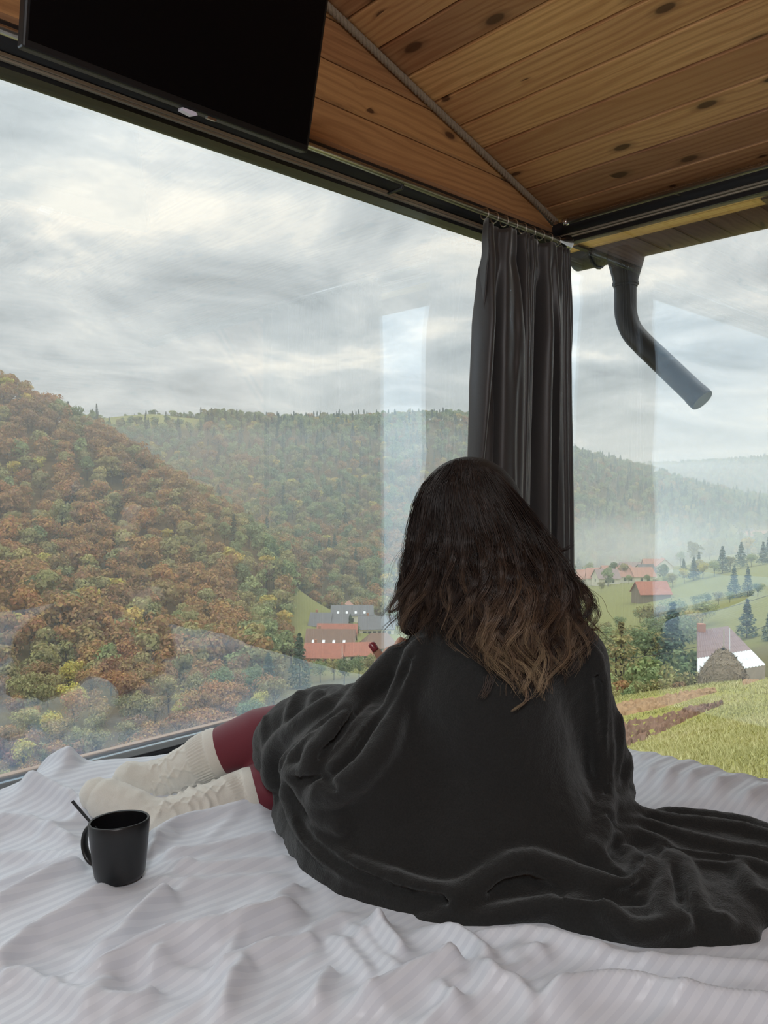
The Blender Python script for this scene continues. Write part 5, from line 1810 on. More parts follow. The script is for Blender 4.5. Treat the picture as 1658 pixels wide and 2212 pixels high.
# meadow grass
nb = 70000
ub = rng.uniform(1230, 1800, nb); db = 6 * (64 / 6) ** rng.uniform(0, 1, nb)
Xb = (ub - CX) / F * db; Zb = ground(Xb, db)
hb_ = rng.uniform(0.04, 0.11, nb) * (0.7 + db / 40)
wb_ = 0.0065 * (0.6 + db / 9) * rng.uniform(0.6, 1.3, nb)
Pb = cw(Xb, db, Zb - 0.02)
ab = rng.uniform(0, 2 * math.pi, nb)
ug, vg = upx(Xb, db, Zb)
ok_g = ~(in_poly(ug, vg, [(1230, 1595), (1345, 1560), (1440, 1538), (1565, 1516), (1563, 1524), (1500, 1550), (1420, 1590), (1345, 1620), (1230, 1665)]) | in_poly(ug, vg, [(1230, 1550), (1345, 1515), (1480, 1494), (1550, 1486), (1552, 1497), (1420, 1534), (1345, 1550), (1230, 1580)]) | in_poly(ug, vg, [(1600, 1472), (1660, 1445), (1740, 1420), (1740, 1448), (1660, 1466), (1604, 1484)]))
Xb, db, Zb, Pb, ab, hb_, wb_ = Xb[ok_g], db[ok_g], Zb[ok_g], Pb[ok_g], ab[ok_g], hb_[ok_g], wb_[ok_g]
nb = len(Xb)
sdv = np.column_stack([np.cos(ab), np.sin(ab), 0 * ab]) * wb_[:, None]
tipv = np.column_stack([rng.normal(0, 0.5, nb) * hb_, rng.normal(0, 0.5, nb) * hb_, hb_])
Vg = np.stack([Pb - sdv, Pb + sdv, Pb + tipv], 1).reshape(-1, 3)
t = NT('grass')
ga = t.node('ShaderNodeAttribute'); ga.attribute_name = 'leaf'
t.principled(t.ramp(t.node('ShaderNodeSeparateColor').outputs[0] if False else ga.outputs['Fac'], [(0.0, (0.33, 0.33, 0.14)), (0.45, (0.44, 0.42, 0.19)), (0.8, (0.52, 0.47, 0.24)), (1.0, (0.57, 0.50, 0.29))]), 0.9, 0, Specular_IOR_Level=0.1)
M['grass'] = t.m
grs = mesh_obj('meadow_grass', Vg, np.arange(3 * nb).reshape(-1, 3), M['grass'])
tag(grs, 'short yellow-green grass of the sloping meadow', 'grass', kind='stuff')
gc = grs.data.color_attributes.new('leaf', 'FLOAT_COLOR', 'POINT')
cl_n = 0.5 + 0.35 * value_noise(np.column_stack([Xb * 0.8, db * 0.35, 0 * db]), 61) + rng.uniform(-0.25, 0.25, nb)
gv = np.repeat(np.clip(cl_n, 0, 1), 3)
gc.data.foreach_set('color', np.column_stack([gv, gv, gv, np.ones_like(gv)]).ravel().astype(np.float32))

# overhead wires with their poles
M['wire'] = plain('wire', (0.04, 0.04, 0.045), 0.6)
for nm, (a_, b_), lb in (('overhead_wire', ((1690, 1276, 110), (1290, 1368, 125)), 'thin dark overhead wire above the pine trees'), ('overhead_wire', ((1690, 1338, 95), (1330, 1425, 88)), 'thin dark overhead wire before the farmhouse roof')):
    p0, p1 = at(*a_), at(*b_)
    P = [p0 + (p1 - p0) * s - np.array([0, 0, 3.2 * s * (1 - s)]) for s in np.linspace(0, 1, 24)]
    w_ = MB().tube(P, 0.035, 5).build(nm, M['wire'], None, True)
    tag(w_, lb, 'wire')
    for q, s_ in ((p0, 'at the far side of the farmhouse'), (p1, 'among the meadow bushes')):
        c_ = q - CAM; Xc_, Yc_ = c_ @ RGT, c_ @ FWD
        gz2 = CAM[2] + float(ground(np.array([Xc_]), np.array([Yc_]))[0])
        o = MB().tube([(0, 0, -0.3), (0, 0, q[2] - gz2 + 0.3)], [0.14, 0.10], 8).build('utility_pole', M['bark'], None, True, loc=(q[0], q[1], gz2))
        tag(o, 'wooden utility pole of the ' + ('upper' if 'pine' in lb else 'lower') + ' wire ' + s_, 'utility pole')
X, Y, Z = (738 - CX) / F * 185, 185, float(ground(np.array([(738 - CX) / F * 185]), np.array([185.0]))[0])
o = MB().tube([(0, 0, -0.3), (0, 0, 8.0)], [0.14, 0.1], 8).build('utility_pole', M['bark_pale'], None, True, loc=tuple(cw(X, Y, Z)))
tag(o, 'pale utility pole in front of the red-roofed village houses', 'utility pole')

# ================================================================ signed-distance modelling (camera frame: X right, Y forward, Z up from the camera)
def pc(u, v, d):
    D = pxdir(u, v)
    return np.array([D @ RGT * d, d, D[2] * d])


class SDF:
    def __init__(s, lo, hi, h):
        s.lo = np.array(lo, float); s.h = h
        s.n = np.ceil((np.array(hi) - s.lo) / h).astype(int) + 1
        s.ax = [s.lo[i] + h * np.arange(s.n[i]) for i in range(3)]
        s.F = np.full(tuple(s.n), 0.3, np.float32)

    def _sub(s, lo, hi):
        a = np.clip(np.floor((lo - s.lo) / s.h).astype(int), 0, s.n)
        b = np.clip(np.ceil((hi - s.lo) / s.h).astype(int) + 1, 0, s.n)
        sl = tuple(slice(a[i], b[i]) for i in range(3))
        G = np.meshgrid(*[s.ax[i][sl[i]].astype(np.float32) for i in range(3)], indexing='ij', sparse=True)
        return sl, G

    @staticmethod
    def smin(a, b, k):
        if k <= 0:
            return np.minimum(a, b)
        q = np.maximum(k - np.abs(a - b), 0) / k
        return np.minimum(a, b) - q * q * k * 0.25

    def chain(s, P, R, k=0.02, cut=False, flat=1.0):
        """union with (or cut away) a tube through points P with radii R; flat < 1 squashes it in Z"""
        P = np.asarray(P, float); R = np.broadcast_to(np.asarray(R, float), (len(P),))
        pad = R.max() + k + 0.03
        sl, (X, Y, Z) = s._sub(P.min(0) - pad, P.max(0) + pad)
        if s.F[sl].size == 0:
            return s
        best = None
        for i in range(len(P) - 1):
            a, b = P[i], P[i + 1]
            ab = b - a
            x, y, z = X - a[0], Y - a[1], (Z - a[2]) / flat
            l2 = ab[0] ** 2 + ab[1] ** 2 + (ab[2] / flat) ** 2 + 1e-12
            t = np.clip((x * ab[0] + y * ab[1] + z * ab[2] / flat) / l2, 0, 1)
            d = np.sqrt((x - t * ab[0]) ** 2 + (y - t * ab[1]) ** 2 + (z - t * ab[2] / flat) ** 2) - (R[i] + (R[i + 1] - R[i]) * t)
            best = d if best is None else np.minimum(best, d)
        if cut:
            s.F[sl] = -s.smin(-s.F[sl], best, k)
        else:
            s.F[sl] = s.smin(s.F[sl], best, k)
        return s

    def ball(s, c, r, k=0.02, rot=None, cut=False):
        """ellipsoid, radii r, axes = rows of rot"""
        c = np.asarray(c, float); r = np.broadcast_to(np.asarray(r, float), (3,))
        pad = r.max() + k + 0.03
        sl, (X, Y, Z) = s._sub(c - pad, c + pad)
        if s.F[sl].size == 0:
            return s
        R = np.eye(3) if rot is None else np.asarray(rot, float)
        x, y, z = X - c[0], Y - c[1], Z - c[2]
        q = [(R[i, 0] * x + R[i, 1] * y + R[i, 2] * z) for i in range(3)]
        k0 = np.sqrt(sum((q[i] / r[i]) ** 2 for i in range(3)))
        k1 = np.sqrt(sum((q[i] / r[i] ** 2) ** 2 for i in range(3))) + 1e-9
        d = k0 * (k0 - 1) / k1
        s.F[sl] = -s.smin(-s.F[sl], d, k) if cut else s.smin(s.F[sl], d, k)
        return s

    def sample(s, P):
        q = (np.asarray(P) - s.lo) / s.h
        i = np.clip(np.floor(q).astype(int), 0, s.n - 2)
        f = np.clip(q - i, 0, 1)
        out = 0
        for dx in (0, 1):
            for dy in (0, 1):
                for dz in (0, 1):
                    w = (f[..., 0] if dx else 1 - f[..., 0]) * (f[..., 1] if dy else 1 - f[..., 1]) * (f[..., 2] if dz else 1 - f[..., 2])
                    out = out + w * s.F[i[..., 0] + dx, i[..., 1] + dy, i[..., 2] + dz]
        inb = ((q >= 0) & (q <= s.n - 1)).all(-1)
        return np.where(inb, out, 0.3)

    def hit(s, u, v, d0=1.0, d1=1.75, n=380):
        """depth of the surface along each pixel ray, nan where it misses"""
        u = np.asarray(u, float); v = np.asarray(v, float)
        D = pxdir(u, v)
        dc = np.stack([D @ RGT, np.ones(len(u)), D[..., 2]], -1)
        d = np.linspace(d0, d1, n)
        val = s.sample(dc[:, None, :] * d[None, :, None])
        neg = val < 0
        has = neg.any(1)
        i = neg.argmax(1)
        i = np.maximum(i, 1)
        a, b = val[np.arange(len(u)), i - 1], val[np.arange(len(u)), i]
        tt_ = np.where(has, a / (a - b + 1e-9), 0)
        dd = d[i - 1] + tt_ * (d[i] - d[i - 1])
        return np.where(has, dd, np.nan)

    def mesh(s):
        """naive surface nets -> (verts in camera frame, quads)"""
        Fv = s.F
        sg = Fv < 0
        c = sum(sg[dx:sg.shape[0] - 1 + dx, dy:sg.shape[1] - 1 + dy, dz:sg.shape[2] - 1 + dz].astype(np.int8) for dx in (0, 1) for dy in (0, 1) for dz in (0, 1))
        act = (c > 0) & (c < 8)
        I = np.argwhere(act)
        vid = np.full(act.shape, -1, np.int64)
        vid[tuple(I.T)] = np.arange(len(I))
        acc = np.zeros((len(I), 3)); cnt = np.zeros(len(I))
        cor = [(0, 0, 0), (1, 0, 0), (0, 1, 0), (1, 1, 0), (0, 0, 1), (1, 0, 1), (0, 1, 1), (1, 1, 1)]
        ed = [(0, 1), (2, 3), (4, 5), (6, 7), (0, 2), (1, 3), (4, 6), (5, 7), (0, 4), (1, 5), (2, 6), (3, 7)]
        vals = [Fv[I[:, 0] + q[0], I[:, 1] + q[1], I[:, 2] + q[2]].astype(float) for q in cor]
        for a, b in ed:
            m_ = (vals[a] < 0) != (vals[b] < 0)
            t_ = np.where(m_, vals[a] / (vals[a] - vals[b] + 1e-12 * (vals[a] == vals[b])), 0)
            pa, pb = np.array(cor[a], float), np.array(cor[b], float)
            acc += m_[:, None] * (pa + t_[:, None] * (pb - pa))
            cnt += m_
        V = s.lo + s.h * (I + acc / cnt[:, None])
        quads = []
        for ax in range(3):
            o1, o2 = [(1, 2), (2, 0), (0, 1)][ax]
            a = sg
            s0 = [slice(None)] * 3; s1 = [slice(None)] * 3
            s0[ax] = slice(0, -1); s1[ax] = slice(1, None)
            ch = a[tuple(s0)] != a[tuple(s1)]
            E = np.argwhere(ch)
            E = E[(E[:, o1] > 0) & (E[:, o2] > 0) & (E[:, o1] < s.n[o1] - 1) & (E[:, o2] < s.n[o2] - 1)]
            e1 = np.zeros(3, int); e1[o1] = 1
            e2 = np.zeros(3, int); e2[o2] = 1
            q = np.stack([vid[tuple((E - e1 - e2).T)], vid[tuple((E - e2).T)], vid[tuple(E.T)], vid[tuple((E - e1).T)]], 1)
            flip = ~a[tuple(E.T)]
            q[flip] = q[flip][:, ::-1]
            quads.append(q)
        Q = np.vstack(quads)
        return V, Q[(Q >= 0).all(1)]


def relax(V, Q, it=2, lam=0.5):
    """a little Laplacian smoothing over the quad edges"""
    E = np.vstack([Q[:, [0, 1]], Q[:, [1, 2]], Q[:, [2, 3]], Q[:, [3, 0]]])
    for _ in range(it):
        acc = np.zeros_like(V); cnt = np.zeros(len(V))
        for a, b in ((0, 1), (1, 0)):
            for c in range(3):
                acc[:, c] += np.bincount(E[:, a], V[E[:, b], c], len(V))
            cnt += np.bincount(E[:, a], minlength=len(V))
        V = V + lam * (acc / np.maximum(cnt, 1)[:, None] - V)
    return V


def vnormals(V, Q):
    fn = np.cross(V[Q[:, 2]] - V[Q[:, 0]], V[Q[:, 3]] - V[Q[:, 1]])
    N_ = np.zeros_like(V)
    for k in range(4):
        for c in range(3):
            N_[:, c] += np.bincount(Q[:, k], fn[:, c], len(V))
    return N_ / (np.linalg.norm(N_, axis=1, keepdims=True) + 1e-12)


def sdf_obj(name, sdf, mat, parent=None, it=1, disp=None, org=None):
    V, Q = sdf.mesh()
    V = relax(V, Q, it)
    if disp is not None:
        V = V + vnormals(V, Q) * disp(V)[:, None]
    W = cw(V[:, 0], V[:, 1], V[:, 2])
    loc = np.zeros(3) if org is None else np.asarray(org, float)
    o = mesh_obj(name, W - loc, Q, mat, parent, True)
    if parent is None:
        o.location = loc
    return o


# ---------------------------------------------------------------- blanket
BB = -0.66
bl = SDF((-0.36, 1.02, -0.690), (0.86, 1.78, -0.10), 0.0056)
K = 0.05
P_ = lambda L_: np.array([pc(*q) for q in L_])
bl.chain(P_([(1060, 1790, 1.42), (1050, 1650, 1.42), (1045, 1510, 1.415), (1055, 1430, 1.425), (1040, 1365, 1.43)]), [.185, .165, .150, .120, .085], K)
bl.chain(P_([(938, 1448, 1.43), (996, 1410, 1.43), (1120, 1400, 1.43), (1216, 1428, 1.43)]), [.066, .085, .085, .070], K)
bl.chain(P_([(1222, 1435, 1.43), (1262, 1560, 1.46), (1290, 1660, 1.50), (1302, 1720, 1.52)]), [.066, .067, .066, .055], K)           # right arm
bl.chain(P_([(938, 1456, 1.43), (886, 1526, 1.46), (815, 1556, 1.49), (705, 1576, 1.53)]), [.062, .062, .066, .076], K)             # left arm down to the knee
bl.chain(P_([(705, 1566, 1.55), (640, 1585, 1.55), (616, 1602, 1.55), (606, 1630, 1.55)]), [.072, .072, .066, .056], K)            # raised knee
bl.chain(P_([(735, 1640, 1.50), (688, 1690, 1.50), (678, 1740, 1.50)]), [.10, .074, .05], K)
bl.chain(P_([(800, 1700, 1.40), (790, 1770, 1.38), (830, 1830, 1.32)]), [.165, .135, .09], K)
bl.chain(P_([(860, 1830, 1.33), (1000, 1860, 1.31), (1150, 1850, 1.33), (1260, 1800, 1.42)]), [.12, .135, .13, .10], K)
bl.chain(P_([(690, 1770, 1.46), (740, 1850, 1.36), (820, 1915, 1.26), (950, 1950, 1.215), (1100, 1955, 1.21), (1240, 1950, 1.22)]), [.06, .06, .05, .045, .045, .045], K)
# lower layer lying on the bed
bl.chain(P_([(628, 1765, 1.50), (650, 1820, 1.41), (695, 1882, 1.315), (760, 1935, 1.235), (870, 1968, 1.185), (1000, 1985, 1.165), (1130, 1985, 1.165), (1280, 2010, 1.135), (1430, 2028, 1.115), (1560, 2025, 1.115), (1622, 2008, 1.13)]),
         [.040, .042, .042, .040, .036, .033, .030, .026, .024, .022, .018], 0.03)
# trailing end to the right
for (pts, r) in (([(1240, 1900, 1.29), (1400, 1905, 1.29), (1540, 1900, 1.30), (1600, 1910, 1.29)], .036),
                 ([(1240, 1955, 1.21), (1400, 1965, 1.20), (1560, 1955, 1.21), (1606, 1960, 1.20)], .030),
                 ([(1280, 1850, 1.37), (1440, 1845, 1.38), (1600, 1860, 1.36), (1720, 1880, 1.34)], .040),
                 ([(1320, 1800, 1.46), (1460, 1795, 1.46), (1600, 1812, 1.44), (1720, 1840, 1.41)], .036),
                 ([(1370, 1772, 1.52), (1450, 1770, 1.53), (1550, 1778, 1.52), (1660, 1802, 1.47), (1760, 1840, 1.42)], .028),
                 ([(1600, 1940, 1.24), (1680, 1950, 1.23), (1740, 1950, 1.22)], .026),
                 ([(1620, 1890, 1.33), (1740, 1900, 1.31)], .030), ([(1640, 1995, 1.16), (1720, 1985, 1.17)], .018)):
    bl.chain(P_(pts), r, 0.045, flat=0.8)

# the trailing end as one sheet: a low heap over its outline on the bed
hp_px = np.array([(1180, 1900), (1190, 1990), (1300, 2032), (1450, 2052), (1570, 2050), (1640, 2040), (1650, 2000), (1760, 2000), (1800, 1860), (1740, 1825), (1650, 1795), (1540, 1772), (1430, 1768), (1340, 1775), (1260, 1800)], float)
hq = catmull(np.vstack([hp_px, hp_px[:1]]), 120)
Dh = pxdir(hq[:, 0], hq[:, 1])
th_ = BB / Dh[:, 2]
hxy = np.column_stack([Dh @ RGT * th_, th_])
sl, (X_, Y_, Z_) = bl._sub(np.array([hxy[:, 0].min() - .05, hxy[:, 1].min() - .05, BB - .03]), np.array([hxy[:, 0].max() + .05, hxy[:, 1].max() + .05, BB + .15]))
gx_, gy_ = np.meshgrid(X_.ravel(), Y_.ravel(), indexing='ij')
pts2 = np.column_stack([gx_.ravel(), gy_.ravel()])
d2 = np.full(len(pts2), 9.0)
for i in range(len(hxy) - 1):
    a, b = hxy[i], hxy[i + 1]; ab = b - a
    q = np.clip(((pts2 - a) @ ab) / (ab @ ab + 1e-12), 0, 1)
    d2 = np.minimum(d2, np.hypot(*(pts2 - a - q[:, None] * ab).T))
ins = in_poly(pts2[:, 0], pts2[:, 1], hxy)
d2 = np.where(ins, -d2, d2).reshape(gx_.shape)
top = BB + 0.036 + 0.012 * value_noise(np.column_stack([pts2[:, 0] * 9, pts2[:, 1] * 9, 0 * pts2[:, 0]]), 77).reshape(gx_.shape)
edge = top - 0.030 * np.exp(d2 / 0.030)
slab = np.maximum(d2[:, :, None], (Z_ - edge[:, :, None]))
bl.F[sl] = SDF.smin(bl.F[sl], slab.astype(np.float32), 0.03)


def zl(pts):         # folds noted in enlargements of the blanket
    return [(520 + x / 2.859, 1340 + y / 2.859) for x, y in pts]


def zr(pts):
    return [(1000 + x / 2.52, 1400 + y / 2.52) for x, y in pts]


RID = [  # (polyline, radius, how far it stands out)
    (zl([(1110, 150), (1050, 330), (990, 470), (930, 640), (860, 800), (760, 930), (640, 1020), (560, 1062), (480, 1060)]), .026, .020),
    (zl([(470, 1065), (470, 1120), (500, 1190), (560, 1230), (640, 1260)]), .022, .016),
    (zl([(1010, 170), (880, 300), (740, 450), (620, 620), (520, 760), (455, 830), (435, 920)]), .022, .018),
    (zl([(800, 380), (620, 500), (500, 560), (330, 690), (235, 760), (195, 860), (190, 960), (240, 1000)]), .022, .020),
    (zl([(600, 600), (450, 720), (330, 830), (285, 905), (330, 955), (440, 955)]), .018, .016),
    (zl([(140, 520), (155, 700), (185, 880), (205, 1000), (225, 1120)]), .009, .006),
    (zl([(375, 420), (312, 560), (300, 680), (250, 740)]), .014, .011),
    (zl([(480, 440), (440, 540), (400, 640)]), .013, .009),
    (zl([(560, 425), (575, 470), (520, 540)]), .013, .009),
    (zl([(290, 1000), (330, 1150), (385, 1275), (470, 1375), (600, 1480), (800, 1570), (1000, 1640), (1200, 1690), (1380, 1712)]), .020, .018),
    (zl([(360, 1000), (400, 1090), (470, 1140), (500, 1120)]), .014, .010),
    (zl([(880, 720), (760, 860), (620, 950)]), .014, .009),
    (zl([(900, 560), (760, 720), (640, 850), (540, 950)]), .013, .008),
    (zr([(700, 0), (730, 200), (750, 500), (765, 800), (760, 950), (725, 1070), (680, 1110)]), .020, .017),
    (zr([(760, 150), (778, 400), (782, 700), (778, 820)]), .012, .010),
    (zr([(852, 330), (835, 600), (795, 800)]), .012, .009),
    (zr([(912, 560), (872, 730), (832, 840)]), .012, .009),
    (zr([(930, 690), (905, 800), (880, 860)]), .012, .008),
    (zr([(-60, 1370), (0, 1350), (150, 1250), (300, 1172), (420, 1180), (560, 1230), (700, 1275), (850, 1312), (950, 1250), (1010, 1160)]), .022, .018),
    (zr([(380, 1172), (460, 1260), (520, 1340)]), .016, .011),
    (zr([(660, 1110), (760, 1180), (850, 1290)]), .016, .012),
    (zr([(-300, 1520), (0, 1490), (250, 1450), (450, 1410), (600, 1392), (720, 1400), (800, 1450), (900, 1530), (1000, 1540), (1130, 1510), (1210, 1470)]), .018, .016),
    (zr([(765, 835), (950, 900), (1110, 940), (1300, 962), (1500, 990), (1658, 1030), (1760, 1060)]), .016, .013),
    (zr([(760, 1030), (900, 1020), (1050, 1060), (1130, 1115), (1250, 1150), (1420, 1170), (1530, 1250), (1560, 1340)]), .016, .011),
    (zr([(1125, 1120), (1112, 1250), (1090, 1400), (1130, 1500)]), .018, .015),
    (zr([(1180, 1130), (1230, 1260), (1275, 1400), (1350, 1490), (1460, 1500)]), .016, .013),
    (zr([(820, 945), (1000, 965), (1200, 1030), (1400, 1080), (1658, 1120), (1760, 1150)]), .014, .010),
    (zr([(1050, 895), (1250, 905), (1500, 935), (1658, 985), (1760, 1020)]), .012, .010),
    (zr([(1420, 1170), (1560, 1180), (1658, 1210), (1760, 1240)]), .014, .011),
    (zr([(1560, 1330), (1658, 1360), (1760, 1400)]), .014, .010),
    (zr([(880, 1100), (960, 1180), (1000, 1280)]), .016, .010),
]
CRE = [  # creases
    (zl([(1070, 200), (960, 420), (800, 690), (680, 860), (540, 985)]), .008, .010),
    (zl([(880, 370), (720, 560), (560, 760), (470, 860)]), .007, .009),
    (zl([(640, 540), (480, 640), (320, 760), (250, 860), (240, 940)]), .007, .009),
    (zl([(520, 960), (540, 1010), (600, 1050)]), .008, .010),
    (zl([(300, 975), (420, 985), (520, 975)]), .008, .012),
    (zl([(340, 1180), (400, 1310), (480, 1400), (620, 1510), (800, 1600), (1000, 1670), (1200, 1718), (1400, 1735)]), .008, .011),
    (zr([(715, 60), (745, 300), (762, 600), (775, 820)]), .006, .008),
    (zr([(800, 250), (806, 500), (795, 760)]), .006, .008),
    (zr([(100, 1330), (300, 1260), (430, 1290), (600, 1340), (850, 1350), (1000, 1260)]), .008, .010),
    (zr([(520, 1345), (700, 1350), (850, 1380), (1000, 1400)]), .009, .012),
    (zr([(1140, 1130), (1170, 1300), (1200, 1420)]), .010, .010),
    (zr([(780, 900), (860, 1000)]), .008, .010),
    (zr([(1060, 1040), (1200, 1110), (1380, 1140), (1480, 1150)]), .007, .009),
    (zr([(720, 1120), (840, 1240), (1000, 1110)]), .010, .008),
]
base_F = bl.F.copy()


def lay(pts, n):
    q = catmull(np.array(pts, float), n)
    d = bl.hit(q[:, 0], q[:, 1])
    ok = ~np.isnan(d)
    return q[ok], d[ok]


laid = []
for pts, r, outw in RID:
    q, d = lay(pts, max(16, 9 * len(pts)))
    if len(q) > 2:
        d = np.convolve(np.pad(d, 7, 'edge'), np.ones(15) / 15, 'valid')
        laid.append((np.array([pc(a[0], a[1], b + r - 1.45 * outw) for a, b in zip(q, d)]), r * np.minimum(1, 0.55 + np.minimum(np.arange(len(q)), np.arange(len(q))[::-1]) / 9.0)))
for Pp, Rr in laid:
    bl.chain(Pp, Rr, 0.012)
for pts, r, dep in CRE:
    q, d = lay(pts, max(16, 9 * len(pts)))
    if len(q) > 2:
        d = np.convolve(np.pad(d, 7, 'edge'), np.ones(15) / 15, 'valid')
        Pp = np.array([pc(a[0], a[1], b - r + 1.5 * dep) for a, b in zip(q, d)])
        bl.chain(Pp, r * np.minimum(1, 0.3 + np.minimum(np.arange(len(q)), np.arange(len(q))[::-1]) / 9.0), 0.008, cut=True)
t = NT('fleece')
o_ = t.node('ShaderNodeNewGeometry').outputs['Position']
nz = t.noise(o_, 320, 3, 0.7)
nb_ = t.noise(o_, 60, 3, 0.6)
hh_ = t.math('ADD', nz, t.math('MULTIPLY', nb_, 0.8))
cl_f = t.mix(nz, (0.014, 0.014, 0.014), (0.034, 0.035, 0.034))
t.principled(cl_f, 0.95, 0, t.bump(hh_, 0.45, 0.005), Specular_IOR_Level=0.1, Sheen_Weight=0.28, Sheen_Roughness=0.5, Sheen_Tint=(0.75, 0.78, 0.78, 1))
M['fleece'] = t.m
o = sdf_obj('blanket', bl, M['fleece'], None, 2, lambda V: 0.0016 * value_noise(V * 45, 71) + 0.0007 * value_noise(V * 160, 72), org=tuple(cw(0.2, 1.4, BB)))
tag(o, 'charcoal fleece blanket wrapped around the seated person and trailing on the bed', 'blanket')

# ---------------------------------------------------------------- person
t = NT('skin')
nz = t.noise(t.obj(), 60, 4)
t.principled(t.mix(nz, (0.56, 0.30, 0.21), (0.66, 0.38, 0.27)), 0.5, 0, t.bump(nz, 0.1, 0.002), Subsurface_Weight=0.15, Subsurface_Radius=(0.01, 0.004, 0.002))
M['skin'] = t.m
hc = pc(1012, 1122, 1.455)                       # head centre
fw = np.array([-0.33, 0.92, -0.22]); fw /= np.linalg.norm(fw)
rt = np.cross(fw, [0, 0, 1.0]); rt /= np.linalg.norm(rt)
upv = np.cross(rt, fw)
HR = np.stack([rt, fw, upv])
hp = lambda a, b, c: hc + a * rt + b * fw + c * upv
sk = SDF((-0.62, 1.20, -0.76), (0.42, 1.85, 0.08), 0.0052)
sk.ball(hc, (0.074, 0.092, 0.098), 0.02, HR)
sk.ball(hp(0, 0.028, -0.055), (0.056, 0.064, 0.070), 0.03, HR)         # jaw
sk.ball(hp(0, 0.078, -0.098), (0.022, 0.018, 0.016), 0.025, HR)        # chin
sk.chain([hp(0, 0.090, 0.005), hp(0, 0.104, -0.030)], [.007, .011], 0.012)   # nose
for s_ in (-1, 1):
    sk.ball(hp(s_ * 0.031, 0.098, 0.004), (0.016, 0.010, 0.011), 0.008, HR, cut=True)
    sk.ball(hp(s_ * 0.076, 0.0, -0.012), (0.008, 0.016, 0.028), 0.006, HR)
sk.chain([hp(-0.020, 0.092, -0.066), hp(0.020, 0.092, -0.066)], [.006, .006], 0.008)
sk.chain([hp(0, -0.02, -0.06), pc(1035, 1310, 1.45), pc(1045, 1370, 1.44)], [.050, .048, .060], 0.03)
sk.chain(P_([(1045, 1400, 1.44), (1040, 1520, 1.44), (1045, 1630, 1.45), (1050, 1715, 1.46)]), [.085, .105, .10, .105], 0.06)
sk.chain(P_([(930, 1432, 1.44), (1045, 1400, 1.44), (1190, 1432, 1.44)]), [.042, .06, .042], 0.04)
sk.chain(P_([(1190, 1435, 1.44), (1262, 1580, 1.47), (1320, 1710, 1.53), (1345, 1752, 1.55)]), [.042, .036, .027, .022], 0.02)   # right arm
sk.chain(P_([(935, 1440, 1.44), (862, 1545, 1.50), (845, 1490, 1.575), (838, 1462, 1.60)]), [.042, .036, .027, .021], 0.02)      # left arm, raised
# right hand, resting on the bed
rp = pc(1352, 1762, 1.555)
sk.chain([rp, pc(1368, 1770, 1.565)], [.022, .020], 0.015, flat=0.7)
for j, (du, dv, dd) in enumerate(((36, -8, .02), (44, -4, .0), (44, 1, -.02), (38, 7, -.035))):
    sk.chain([pc(1366 + j * 1.0, 1764 + j * 4, 1.57 - j * .012), pc(1366 + du * 0.6, 1764 + dv * 0.6 + j * 1.5, 1.57 + dd), pc(1366 + du, 1766 + dv + j * 2, 1.57 + dd)], [.0095, .0085, .0072], 0.006)
# left hand, holding something up: palm, thumb, four curled fingers
sk.chain([pc(836, 1458, 1.602), pc(834, 1436, 1.606), pc(846, 1416, 1.61)], [.021, .023, .021], 0.015)
sk.chain([pc(826, 1446, 1.60), pc(817, 1437, 1.60)], [.0135, .0115], 0.012)
sk.chain([pc(829, 1428, 1.592), pc(817, 1413, 1.585), pc(808, 1400, 1.583), pc(803, 1393, 1.583)], [.0105, .0092, .0088, .0068], 0.008)
for j in range(4):
    b0 = pc(852 + j * 5, 1408 + j * 9, 1.612)
    sk.chain([b0, b0 + np.array([0.012, 0.030, 0.018]), b0 + np.array([0.036, 0.040, 0.008]), b0 + np.array([0.048, 0.022, -0.002])], [.0098, .0088, .0082, .0070], 0.006)
# legs and feet
FAR = P_([(980, 1735, 1.47), (830, 1640, 1.57), (690, 1566, 1.625), (560, 1590, 1.625), (450, 1634, 1.62), (362, 1680, 1.615), (330, 1695, 1.61)])
FARr = [.085, .075, .055, .053, .044, .033, .032]
FARfoot = P_([(330, 1697, 1.61), (304, 1690, 1.60), (282, 1684, 1.595), (272, 1684, 1.595)])
NEAR = P_([(1050, 1745, 1.45), (850, 1712, 1.50), (690, 1668, 1.565), (600, 1694, 1.55), (518, 1722, 1.53), (385, 1770, 1.455), (342, 1788, 1.435)])
NEARr = [.085, .072, .052, .050, .042, .033, .033]
NEARfoot = P_([(340, 1790, 1.43), (288, 1752, 1.445), (232, 1728, 1.46), (208, 1716, 1.465)])
sk.chain(FAR, FARr, 0.02); sk.chain(FARfoot, [.032, .030, .028, .020], 0.02)
sk.chain(NEAR, NEARr, 0.02); sk.chain(NEARfoot, [.032, .031, .030, .020], 0.02)
per = sdf_obj('person', sk, M['skin'], None, 2, org=tuple(cw(*pc(1050, 1800, 1.45))))
tag(per, 'person seen from behind in maroon leggings and cream socks sitting on the bed', 'person')
pl0 = np.array(per.location)


def child(o):
    o.parent = per
    o.location = -pl0
    return o


